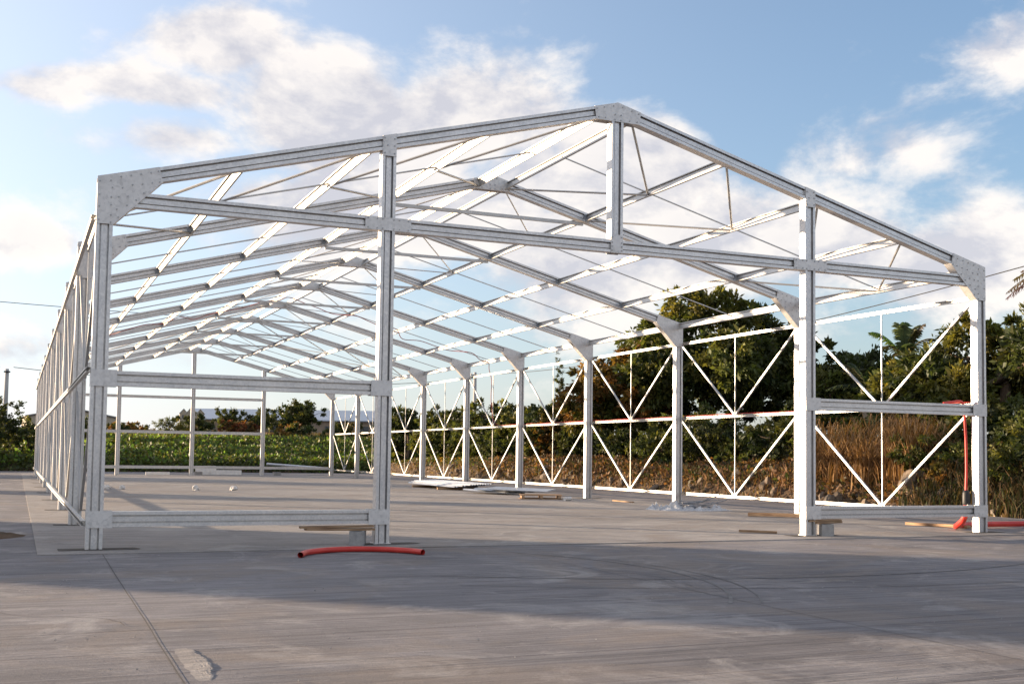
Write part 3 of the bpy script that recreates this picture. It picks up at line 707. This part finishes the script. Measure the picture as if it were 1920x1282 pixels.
tree('mango_tree', 'leafy olive mango tree at the right edge behind the corner column', 'tree', (27.2, 11.4),
     lob(18, 0, 0, 2.5, 2.5, 1.1, .75, 1.15, 4, [GREEN, YELG, DARK, GREEN]) + [(-.6,.6,3.85,.8,.8,.6,YELG), (.9,-.2,3.9,.8,.8,.6,GREEN)], 38000, .22, 14, .22, aspect=2.8)
tree('mango_tree', 'olive tree between the feathery palm and the right corner column', 'tree', (27.0, 14.6),
     lob(12, 0, 0, 2.0, 1.5, .9, .6, .9, 5, [GREEN, YELG, DARK]) + [(.5,0,3.0,.8,.8,.6,GREEN)], 24000, .21, 15, .18)
tree('dark_shrub', 'dark shrub on the bank at the far right edge of the picture', 'shrub', (22.6, 3.6), lob(9, 0, 0, .9, 1.2, .5, .5, .8, 6, [DARK, GREEN]), 12000, .12, 16, .06, stems=4)
tree('dark_shrub', 'dark shrub on the bank right behind the corner column', 'shrub', (23.2, 6.2), lob(9, 0, 0, 1.1, 1.3, .6, .5, .8, 7, [DARK, GREEN]), 12000, .12, 17, .06, stems=4)
tree('green_shrub', 'green weedy shrub on the bank behind the last wall bay', 'shrub', (22.0, 8.3), lob(8, 0, 0, .8, 1.1, .5, .4, .65, 8, [GREEN, YELG, DARK]), 9000, .11, 18, .05, stems=4)
tree('green_shrub', 'olive and russet shrub on the bank seen between the hanger rod and the red conduit', 'shrub', (21.5, 6.9), lob(9, 0, 0, .75, .8, .45, .35, .6, 31, [GREEN, BROWNG, YELG]), 8000, .10, 31, .05, stems=5)
tree('green_shrub', 'dull green shrub on the bank just left of the red conduit', 'shrub', (21.6, 5.2), lob(9, 0, 0, .8, .8, .5, .35, .6, 32, [GREEN, DARK, BROWNG]), 8000, .10, 32, .05, stems=5)
tree('dark_shrub', 'dark shrub on the bank foot right of the corner column', 'shrub', (21.4, 3.4), lob(9, 0, 0, .7, .9, .45, .4, .65, 33, [DARK, DARK, GREEN]), 9000, .11, 33, .05, stems=5)
tree('green_shrub', 'olive shrub behind the tall orange grass', 'shrub', (24.4, 11.8), lob(9, 0, 0, 1.1, 1.5, .6, .5, .8, 9, [DARK, GREEN]), 10000, .12, 19, .06, stems=4)
tree('dark_shrub', 'dark undergrowth shrub beneath the largest tree', 'shrub', (24.6, 21.5), lob(10, 0, 0, .9, 1.8, .4, .5, .8, 10, [DARK]), 10000, .12, 20, .06, stems=5)
tree('dark_shrub', 'dark undergrowth shrub beneath the russet tree', 'shrub', (23.4, 25.5), lob(9, 0, 0, .8, 1.5, .4, .5, .8, 21, [DARK, GREEN]), 9000, .12, 22, .06, stems=5)
# the tree line further back on the right
row = [(24.0, 33.6, 2.2, 2.4, [GREEN, BROWNG], 'russet green bush left of the russet tree, fourth wall bay'),
       (24.4, 37.5, 2.3, 2.6, [DARK, GREEN, YELG], 'olive bush behind the fifth bay of the right wall'),
       (23.4, 41.5, 2.2, 2.4, [GREEN, DARK], 'rounded green bush behind the middle of the right wall'),
       (24.6, 46.0, 2.5, 3.0, [DARK, GREEN], 'dense green tree behind the dropping red cable'),
       (23.4, 50.5, 2.4, 3.1, [GREEN, DARK], 'dense green bush seen just right of the second front post'),
       (22.4, 55.5, 2.5, 3.3, [GREEN, DARK], 'tall green bush seen directly beside the second front post')]
for k, (x, y, rr, hh, pal, lb) in enumerate(row):
    tree('bushy_tree', lb, 'tree', (x, y), lob(13, 0, 0, hh*.52, rr*.8, hh*.42, .6, 1.0, 40+k, pal), 16000, .20, 40+k, .1, stems=4, group='bushes along the right bank')
for k, (x, y, hh, lb) in enumerate([(29.0, 46.5, 5.6, 'tallest spiky dark conifer poking above the bushes'), (30.6, 46.2, 4.6, 'smaller spiky conifer right of the tallest one'), (32.0, 47.0, 4.7, 'third spiky conifer beside the russet tree')]):
    tree('conifer', lb, 'tree', (x, y), [(0.10*math.sin(q*2.1), .1*math.cos(q*1.7), hh*(.25+.09*q), .55-.058*q, .55-.058*q, .5, DARK) for q in range(9)], 5000, .16, 60+k, .09, aspect=4, group='conifers', droop=-.5)
for k in range(13):
    y = 5.5+k*3.6; x = (23.3 if k > 2 else 24.6)+.6*math.sin(k*2.3); hh = 2.0+.5*math.sin(k*1.7+1)
    tree('undergrowth_shrub', 'dark undergrowth shrub in the row behind the right wall, number %s from the right edge' % ['one','two','three','four','five','six','seven','eight','nine','ten','eleven','twelve','thirteen'][k], 'shrub', (x, y),
         lob(10, 0, 0, hh*.5, 1.7, hh*.38, .6, .95, 140+k, [DARK, DARK, GREEN]), 8000, .17, 140+k, .06, stems=4, group='undergrowth behind the right wall')
# far background
tree('round_tree', 'dark rounded tree on the far field, seen left of the rear right corner', 'tree', (23.6, 94), lob(16, 0, 0, 2.4, 2.0, 1.2, .8, 1.2, 70, [DARK, DARK, GREEN]), 14000, .24, 70, .18)
tree('russet_bush', 'russet brown rounded bush on the far field', 'bush', (16.0, 81), lob(9, 0, 0, 1.1, 1.1, .4, .6, .85, 71, [RED, RED, BROWNG]), 8000, .17, 71, .06, stems=4)
tree('dark_bush', 'dark bush before the white gabled house', 'bush', (12.9, 82.5), lob(10, 0, 0, 1.5, 1.4, .7, .6, .9, 72, [DARK]), 8000, .18, 72, .06, stems=4)
tree('dark_bush', 'dark bush just behind the russet bush, left one', 'bush', (16.6, 88), lob(7, 0, 0, 1.9, .7, .6, .6, .9, 73, [DARK, GREEN]), 6000, .18, 73, .06, stems=3)
tree('dark_bush', 'dark bush just behind the russet bush, right one', 'bush', (18.9, 88), lob(7, 0, 0, 2.0, .8, .6, .6, .9, 74, [DARK]), 6000, .18, 74, .06, stems=3)
tree('thorn_bush', 'pale green wispy bush left of the dark bush on the far field', 'bush', (10.3, 80), lob(7, 0, 0, 1.2, .9, .6, .5, .8, 75, [YELG, GREEN]), 3000, .2, 75, .05, stems=5, aspect=5)
tree('low_bush', 'low scrubby bush by the far beige shed', 'bush', (6.6, 86), lob(8, 0, 0, .8, 1.6, .3, .5, .7, 76, [DARK, BROWNG]), 6000, .18, 76, .05, stems=4)
tree('low_bush', 'low brownish bush between the shed and the wispy bush', 'bush', (8.6, 92), lob(8, 0, 0, .7, 1.8, .3, .5, .7, 77, [BROWNG, DARK]), 6000, .18, 77, .05, stems=4)
for k, (x, y, hh, lb) in enumerate([(20.6, 78, 1.4, 'low olive bush right of the russet bush'), (25.6, 82, 2.4, 'dull green bush behind the rear right corner'), (29.5, 80, 2.6, 'dark bush behind the rear right bays'), (27.8, 70, 2.5, 'olive bush behind the last two right wall bays'), (33.0, 66, 3.4, 'tall dull bush far behind the right wall')]):
    tree('far_bush', lb, 'bush', (x, y), lob(9, 0, 0, hh*.5, 1.8, hh*.35, .6, .95, 80+k, [DARK, BROWNG, GREEN]), 7000, .18, 80+k, .07, stems=4, group='bushes on the far field')
for k, (x, y, hh, lb) in enumerate([(-2.6, 57.5, 4.5, 'dark bush at the left edge under the utility pole'), (-6.2, 58.5, 4.3, 'dark bush outside the left edge beside the pole'), (-.3, 61, 3.0, 'low dark bush between the pole and the rear left corner'), (2.6, 74, 2.0, 'low bush before the beige shed')]):
    tree('left_bush', lb, 'bush', (x, y), lob(12, 0, 0, hh*.47, 1.6, hh*.36, .6, 1.0, 90+k, [DARK, DARK, GREEN]), 11000, .15, 90+k, .08, stems=4, group='bushes at the left rear')
# palm-like plants
def frond(p0, az_, rise, L, n, col_, seed, width=.34, droop=1.0):
    r = np.random.default_rng(seed); C_, Cl = [], []
    pts = []
    for i in range(n+1):
        t = i/n; rad = L*t*math.cos(rise)*(1-.12*t); z = L*t*math.sin(rise)-droop*L*.42*t*t
        pts.append(Vector((p0[0]+math.cos(az_)*rad, p0[1]+math.sin(az_)*rad, p0[2]+z)))
    V, F = tube(pts, [.022*(1-.8*i/n) for i in range(n+1)], 5)
    cols = [col_]*0; LV, LF = [], []
    for i in range(2, n):
        t = i/n; a = pts[i]; d = (pts[i+1]-pts[i]).normalized(); s = d.cross(Vector((0,0,1))).normalized()
        wl_ = width*L*.5*math.sin(math.pi*min(1, .15+t*.85))**.6
        for sg in (-1, 1):
            e = a + s*sg*wl_ + d*wl_*.55 - Vector((0,0,1))*wl_*(.35+.4*r.random()); w_ = d*.028*max(1, L*.5)
            k = len(LV); LV += [a-w_, a+w_, (a+e)*.5+w_*1.2+Vector((0,0,.03)), e, (a+e)*.5-w_*.6+Vector((0,0,.03))]; LF.append((k, k+1, k+2, k+3, k+4))
    V2, F2 = merge([(V, F), (LV, LF)]); me = mesh('frond', V2, F2)
    at = me.color_attributes.new('tint', 'FLOAT_COLOR', 'POINT'); c = np.ones((len(V2), 4)); c[:, :3] = np.array(col_)*r.uniform(.8, 1.2, (len(V2), 1)); at.data.foreach_set('color', c.reshape(-1))
    me.materials.append(MATS['leaf']); return me
def palm(base, label, H, nf, L, seed, col_, rise=(.3, 1.3), trunk=.13, name='palm_tree', stretch=1.0):
    r = random.Random(seed); o = empty(name, (base[0], base[1], th(*base)-.05)); tag(o, label, 'palm')
    link('trunk', mesh('trunk', *tube(catmull([(0,0,0), (.08,.05,H*.4), (.02,.1,H*.75), (.05,.05,H)], 5), trunk, 9), True), 'pale_bark', o)
    for k in range(nf):
        link('frond', frond((.05,.05,H), k*2.4+r.uniform(-.3,.3), r.uniform(*rise), L*r.uniform(.8, 1.15), 26, tuple(c*r.uniform(.7, 1.25) for c in col_), seed*30+k), None, o)
palm((29.0, 17.5), 'feathery palm with upright fronds rising above the trees in the last wall bay', 3.5, 14, 2.2, 5, (.075,.095,.035), (.5, 1.45))
palm((28.2, 18.6), 'second shorter palm left of the feathery palm, half hidden', 2.3, 11, 1.9, 6, (.05,.07,.025), (.2, 1.2))
palm((23.3, 4.7), 'palm standing off the right edge with dry frond tips showing', 5.3, 15, 2.4, 8, (.11,.085,.06), (-.1, .9))
# crop rows / creepers on the rear bank
def cover_leaves(name, label, xs, ys, n, size, pal, hmax, seed, mat='leaf', cat='plants'):
    r = np.random.default_rng(seed); x = r.uniform(*xs, n); y = r.uniform(*ys, n); f1 = vnoise(seed+1)
    hz = hmax*(.45+.55*np.clip(f1(x*.9, y*.9)+.5, 0, 1)); z = terrain(x, y)+r.uniform(0, 1, n)**.6*hz
    P = np.stack([x, y, z], -1); pal = np.array(pal); c = pal[r.integers(0, len(pal), n)]*r.uniform(.6, 1.4, n)[:, None]*(1+.35*f1(x*1.7, y*1.7))[:, None]
    o = link(name, leaf_mesh(name, P, size, np.clip(c, .01, .4), seed, 1.5, -.2, mat)); tag(o, label, cat, None, 'stuff'); return o
cover_leaves('creeping_crop', 'bright green leafy crop covering the bank behind the rear gable', (-9, 27), (55.6, 82), 80000, .22, BRIGHT+GREEN+YELG, .6, 101)
cover_leaves('bank_creeper', 'dark creeper and weeds at the foot of the rear bank', (-9, 26), (54.9, 57), 8000, .17, DARK+GREEN, .3, 102)
cover_leaves('bank_bracken', 'reddish brown bracken and dead leaves along the right bank', (20.3, 23.2), (8, 38), 15000, .13, [(.17,.085,.04), (.12,.065,.03), (.22,.13,.07), (.07,.06,.025)], .45, 104)
cover_leaves('bank_weeds', 'scattered dull weeds on the right bank', (20.4, 30), (0, 54), 26000, .14, DARK+BROWNG+GREEN, .35, 103)
# dry grasses
def blades(name, label, centers, n, h, seed, cols, spread=.22, mat='dry_blade', w=.012):
    r = np.random.default_rng(seed); c = np.asarray(centers); k = r.integers(0, len(c), n)
    x = c[k, 0]+r.normal(0, spread, n); y = c[k, 1]+r.normal(0, spread, n); z = terrain(x, y)-.02
    a = r.uniform(0, 6.28, n); H = h*c[k, 2]*r.uniform(.45, 1.1, n); lean = r.uniform(.08, .55, n)*H
    b0 = np.stack([x, y, z], -1); dx = np.stack([np.cos(a), np.sin(a), 0*a], -1); side = np.stack([-np.sin(a), np.cos(a), 0*a], -1)*(w*r.uniform(.6, 1.5, n))[:, None]
    up_ = np.array((0,0,1.)); m1 = b0+up_*(H*.55)[:, None]+dx*(lean*.25)[:, None]; tip = b0+up_*(H*(1-.12*(lean/H)))[:, None]+dx*lean[:, None]
    tip2 = tip+dx*(lean*.45)[:, None]-up_*(lean*.42)[:, None]
    V = np.stack([b0-side, b0+side, m1-side, m1+side, tip-side*.7, tip+side*.7, tip2], 1)
    base = (np.arange(n)*7)[:, None]
    q = np.concatenate([base+np.array([0,1,3,2]), base+np.array([2,3,5,4])]); t_ = base+np.array([4,5,6])
    nv = n*7; loops = np.concatenate([q.reshape(-1), t_.reshape(-1)]).astype(np.int32)
    tot = np.concatenate([np.full(len(q), 4), np.full(len(t_), 3)]).astype(np.int32); st = np.concatenate([[0], np.cumsum(tot)[:-1]]).astype(np.int32)
    me = bpy.data.meshes.new(name); me.vertices.add(nv); me.vertices.foreach_set('co', V.reshape(-1))
    me.loops.add(len(loops)); me.loops.foreach_set('vertex_index', loops); me.polygons.add(len(tot)); me.polygons.foreach_set('loop_start', st); me.polygons.foreach_set('loop_total', tot); me.update(calc_edges=True)
    cl = np.array(cols)[r.integers(0, len(cols), n)]*r.uniform(.7, 1.3, n)[:, None]
    at = me.color_attributes.new('tint', 'FLOAT_COLOR', 'POINT'); cc = np.ones((n, 7, 4)); cc[:, :, :3] = cl[:, None, :]; at.data.foreach_set('color', cc.reshape(-1))
    me.materials.append(MATS[mat]); return tag(link(name, me), label, 'grass', None, 'stuff')
STRAW = [(.30,.17,.07), (.24,.13,.05), (.36,.22,.10), (.20,.11,.05)]
TAN = [(.26,.18,.09), (.20,.14,.06), (.16,.14,.05), (.22,.15,.07)]
cen = [(random.uniform(20.9, 22.6), random.uniform(8.6, 13.2), random.choice((.35,.6,.8,1.0,1.15))) for _ in range(46)]
blades('tall_dry_grass', 'tall orange dry grass on the bank behind the last wall bay', cen, 9000, 1.55, 111, STRAW, .2)
cen = [(random.uniform(20.8, 22.6), random.uniform(3.5, 8.5), random.uniform(.25, .8)) for _ in range(40)]
blades('dry_weeds', 'brown and green dry weeds behind the right corner column', cen, 2200, 1.1, 112, STRAW+[(.08,.09,.03), (.10,.10,.03)], .25)
cen = [(random.uniform(20.2, 24), random.uniform(13, 52), random.uniform(.2, .8)) for _ in range(150)]
blades('bank_grass', 'brown dry grass along the top of the right bank', cen, 4500, .6, 113, TAN+STRAW, .35)
cen = [(random.uniform(-8, 34), random.uniform(78, 104), random.uniform(.5, 1)) for _ in range(420)]
blades('field_grass', 'tan grass strip on the far field behind the crop', cen, 30000, .75, 114, TAN, .8, w=.03)
cen = [(random.uniform(20.3, 22.8), random.uniform(7.5, 34), random.uniform(.3, 1)) for _ in range(150)]
blades('bank_scrub', 'low reddish brown dry scrub sprawling over the right bank', cen, 5500, .55, 115, [(.20,.10,.05), (.15,.075,.035), (.26,.15,.08), (.10,.07,.03), (.08,.08,.03)], .3, w=.016)
cen = [(random.uniform(20.0, 22.6), random.uniform(-1, 7.5), random.uniform(.4, 1)) for _ in range(90)]
blades('dark_grass', 'dark rank grass on the bank around the right corner column', cen, 9000, .8, 116, [(.06,.055,.022), (.045,.055,.02), (.10,.075,.035), (.16,.10,.05)], .25, w=.014)
# rocks on the bank foot
rock_me = [lump('rock', (.5,.42,.36), 200+k, 2, .35) for k in range(8)]
for k in range(90):
    y = random.uniform(2.2, 34) if k < 60 else random.uniform(26, 44); x = 19.85+abs(random.gauss(0, .55)); s = random.uniform(.16, .5)*(1.3 if random.random() < .12 else 1)
    o = link('bank_rock', rock_me[k % 8]) ; me_ = rock_me[k % 8]
    if not me_.materials: me_.materials.append(MATS['rock' if k % 4 else 'pale_rock'])
    o.location = (x, y, th(x, y)+s*.12); o.scale = (s, s, s*random.uniform(.7, 1.1)); o.rotation_euler = (random.uniform(0,6), random.uniform(0,6), random.uniform(0,6))
    tag(o, 'brown field rock lying at the foot of the earth bank', 'rock', 'rocks along the earth bank')
o = link('boulder', lump('boulder', (.34,.32,.30), 301, 3, .4), 'rock'); o.location = (20.9, 8.3, th(20.9, 8.3)+.05); tag(o, 'large rounded boulder on the bank under the dry weeds', 'rock')
o = link('standing_stone', lump('standing_stone', (.10,.08,.20), 302, 2, .25), 'pale_rock'); o.location = (19.8, 10.4, .12); tag(o, 'upright pale pointed stone at the foot of the bank', 'rock')
# leaf litter / clods: uncountable
r = np.random.default_rng(5); n = 9000; x = 19.75+np.abs(r.normal(0, .9, n)); y = r.uniform(0, 54, n)
P = np.stack([x, y, terrain(x, y)+.01], -1); c = np.array([(.25,.17,.11),(.16,.11,.07),(.34,.26,.18)])[r.integers(0, 3, n)]*r.uniform(.6, 1.3, n)[:, None]
tag(link('leaf_litter', leaf_mesh('leaf_litter', P, .13, c, 6, 1.6, -.1, 'dry_blade')), 'dry leaves and clods scattered over the right bank', 'litter', None, 'stuff')

# ------------------------------------------------------------------ far buildings, poles, wires
def gable_house(name, label, loc, rz, w, d, eave, ridge, wall, roof, over=.4, wins=()):
    o = empty(name, loc, rz); tag(o, label, 'building')
    V, F = prism('wall', [(-w/2, -3), (w/2, -3), (w/2, eave), (0, ridge), (-w/2, eave)], 0, d); link('wall', mesh('wall', V, F), wall, o)
    sl = (ridge-eave)/(w/2); parts = []
    for s in (-1, 1):
        x0, x1 = 0, s*(w/2+over); z0, z1 = ridge+.06, ridge+.06-sl*(w/2+over)
        pl_ = [(x0, z0), (x1, z1), (x1, z1+.14), (x0, z0+.14)]
        parts.append(prism('roof', pl_ if s < 0 else pl_[::-1], -over, d+over))
    link('roof', mesh('roof', *merge(parts)), roof, o)
    for (x, z, ww, hh) in wins:
        f = link('window', box_mesh('window', [(-ww/2, ww/2, -.05, .02, 0, hh)]), 'white_paint', o); f.location = (x, -.0, z)
        link('pane', box_mesh('pane', [(-ww/2+.08, ww/2-.08, -.065, -.055, .08, hh-.08)]), 'window_glass', f)
    return o
gable_house('beige_shed', 'beige shed with a shallow gable far behind the left wall', (4.9, 123, 2.4), R(2), 9.6, 14, 2.45, 3.4, 'beige_wall', 'grey_roof', .2, [(2.4, .4, 1.4, 1.2)])
hs = gable_house('white_gabled_house', 'pale house with three white trimmed gables far behind the rear gable', (22.6, 150, 3.4), R(-6), 3.2, 9, 3.0, 4.9, 'beige_wall', 'white_paint', .35, [(0, 1.2, 1.0, 1.2)])
hs.scale = (.46, .46, .46); hs.location = (21.6, 150, 5.2)
for k, dx in enumerate((-2.3, 2.6)):
    V, F = prism('wing', [(-1.1, -3), (1.1, -3), (1.1, 3.0), (0, 4.2), (-1.1, 3.0)], 0, 6); w_ = link('wing', mesh('wing', V, F), 'beige_wall', hs); w_.location = (dx, .3, 0)
    for s in (-1, 1):
        pl_ = [(0, 4.26), (s*1.4, 2.73), (s*1.4, 2.90), (0, 4.43)]; link('gable_trim', mesh('gable_trim', *prism('g', pl_ if s < 0 else pl_[::-1], -.3, 6)), 'white_paint', w_)
    f = link('window', box_mesh('window', [(-.5,.5,-.05,.02,0,1.1)]), 'window_glass', w_); f.location = (0, 0, 1.3)
lw = empty('long_warehouse', (41, 178, 3.2), R(-22)); tag(lw, 'long low warehouse with a pale blue roof on the far skyline', 'building')
link('wall', box_mesh('wall', [(-17, 17, 0, 16, -3, 3.6)]), 'brown_wall', lw)
link('roof', mesh('roof', *merge([([(y, x, z) for x, y, z in [(a, b, c) for (b, a, c) in [(q[0], q[1], q[2]) for q in []]]], [])]+[prism('r', [(-.6, 3.6), (8, 5.6), (16.6, 3.6), (16.6, 3.45), (8, 5.4), (-.6, 3.42)], -17.4, 17.4)])), 'blue_roof', lw).matrix_basis = Matrix.Rotation(R(90), 4, 'Z') @ Matrix.Scale(1, 4)
for k in range(6):
    f = link('window', box_mesh('window', [(-1.1, 1.1, -.06, .02, 0, 1.2)]), 'window_glass', lw); f.location = (-13+5.2*k, 0, 1.4)
def pole(name, label, x, y, H, lean=0, arm=True):
    o = empty(name, (x, y, th(x, y)-.1)); tag(o, label, 'pole')
    link('shaft', mesh('shaft', *tube([(0,0,0), (lean,0,H)], [.19, .12], 10), True), 'pole_concrete', o)
    if not arm:
        link('wire_clamp', box_mesh('wire_clamp', [(-.2,.2,-.2,-.12,-.05,.05)], .01), 'wire_black', o).location = (lean, 0, H-.2)
        return o
    link('cross_arm', box_mesh('cross_arm', [(-.45,.45,-.05,.05,-.06,.06)], .01), 'pole_concrete', o).location = (lean, -.13, H-.25)
    for s in (-.38, .38):
        link('insulator', mesh('insulator', *tube([(0,0,0),(0,0,.06),(0,0,.12)], [.03,.05,.03], 8)), 'white_paint', o).location = (lean+s, -.13, H-.19)
    return o
pole('utility_pole', 'pale concrete utility pole at the left edge above the dark bush', -1.62, 67, 5.1-(th(-1.62, 67)-1.5), .05, False)
pole('utility_pole', 'thin far utility pole above the bushes right of the second post', 34.0, 73, 6.4)
def wire(label, a, b, sag=.4, rad=.022):
    a, b = Vector(a), Vector(b); pts = [a.lerp(b, t)-Vector((0,0,1))*4*sag*t*(1-t) for t in np.linspace(0, 1, 25)]
    tag(link('overhead_wire', mesh('overhead_wire', *tube(pts, rad, 5)), 'wire_black'), label, 'wire')
wire('wire running right from the utility pole at the left edge', (-1.2, 66.9, 6.62), (34, 73, 7.6), .9)
wire('wire running left from the utility pole at the left edge', (-2.0, 66.9, 6.62), (-40, 60, 7.4), .6)
wire('single high wire crossing the sky left of the left wall', (-40, 38, 9.5), (16, 72, 11.2), .5)
wire('wire rising to the right behind the palms', (34, 73, 7.9), (34.0, 8.0, 9.4), 1.2)

# ------------------------------------------------------------------ neighbours left of the frame that shade the yard
nh = empty('neighbour_house', (-22.0, 20.4, -.02), R(48)); tag(nh, 'plain rendered two storey house standing left of the picture', 'building')
link('wall', box_mesh('wall', [(-3.6, 3.6, 0, 8, 0, 6.0)]), 'beige_wall', nh)
link('roof', box_mesh('roof', [(-3.75, 3.75, -.15, 8.15, 6.003, 6.3)]), 'grey_roof', nh)
for x in (-2, 2):
    for z in (1, 4):
        f = link('window', box_mesh('window', [(-.6,.6,-.05,.03,0,1.2)]), 'white_paint', nh); f.location = (x, 0, z); link('pane', box_mesh('pane', [(-.52,.52,-.06,-.052,.08,1.12)]), 'window_glass', f)
tree('yard_tree', 'broad tree left of the picture shading the rear of the slab', 'tree', (-15.0, 52.0), lob(16, 0, 0, 3.3, 2.7, 1.3, 1.1, 1.6, 120, [GREEN, DARK]), 9000, .3, 120, .25)
tree('yard_tree', 'smaller tree left of the picture shading the middle of the slab', 'tree', (-12.6, 31.0), lob(9, 0, 0, 2.6, 1.2, .9, .7, 1.0, 121, [GREEN, DARK]), 4200, .3, 121, .18)

scene.render.engine = 'CYCLES'

scene.cycles.max_bounces = 6; scene.cycles.diffuse_bounces = 3; scene.cycles.glossy_bounces = 3; scene.cycles.transmission_bounces = 4
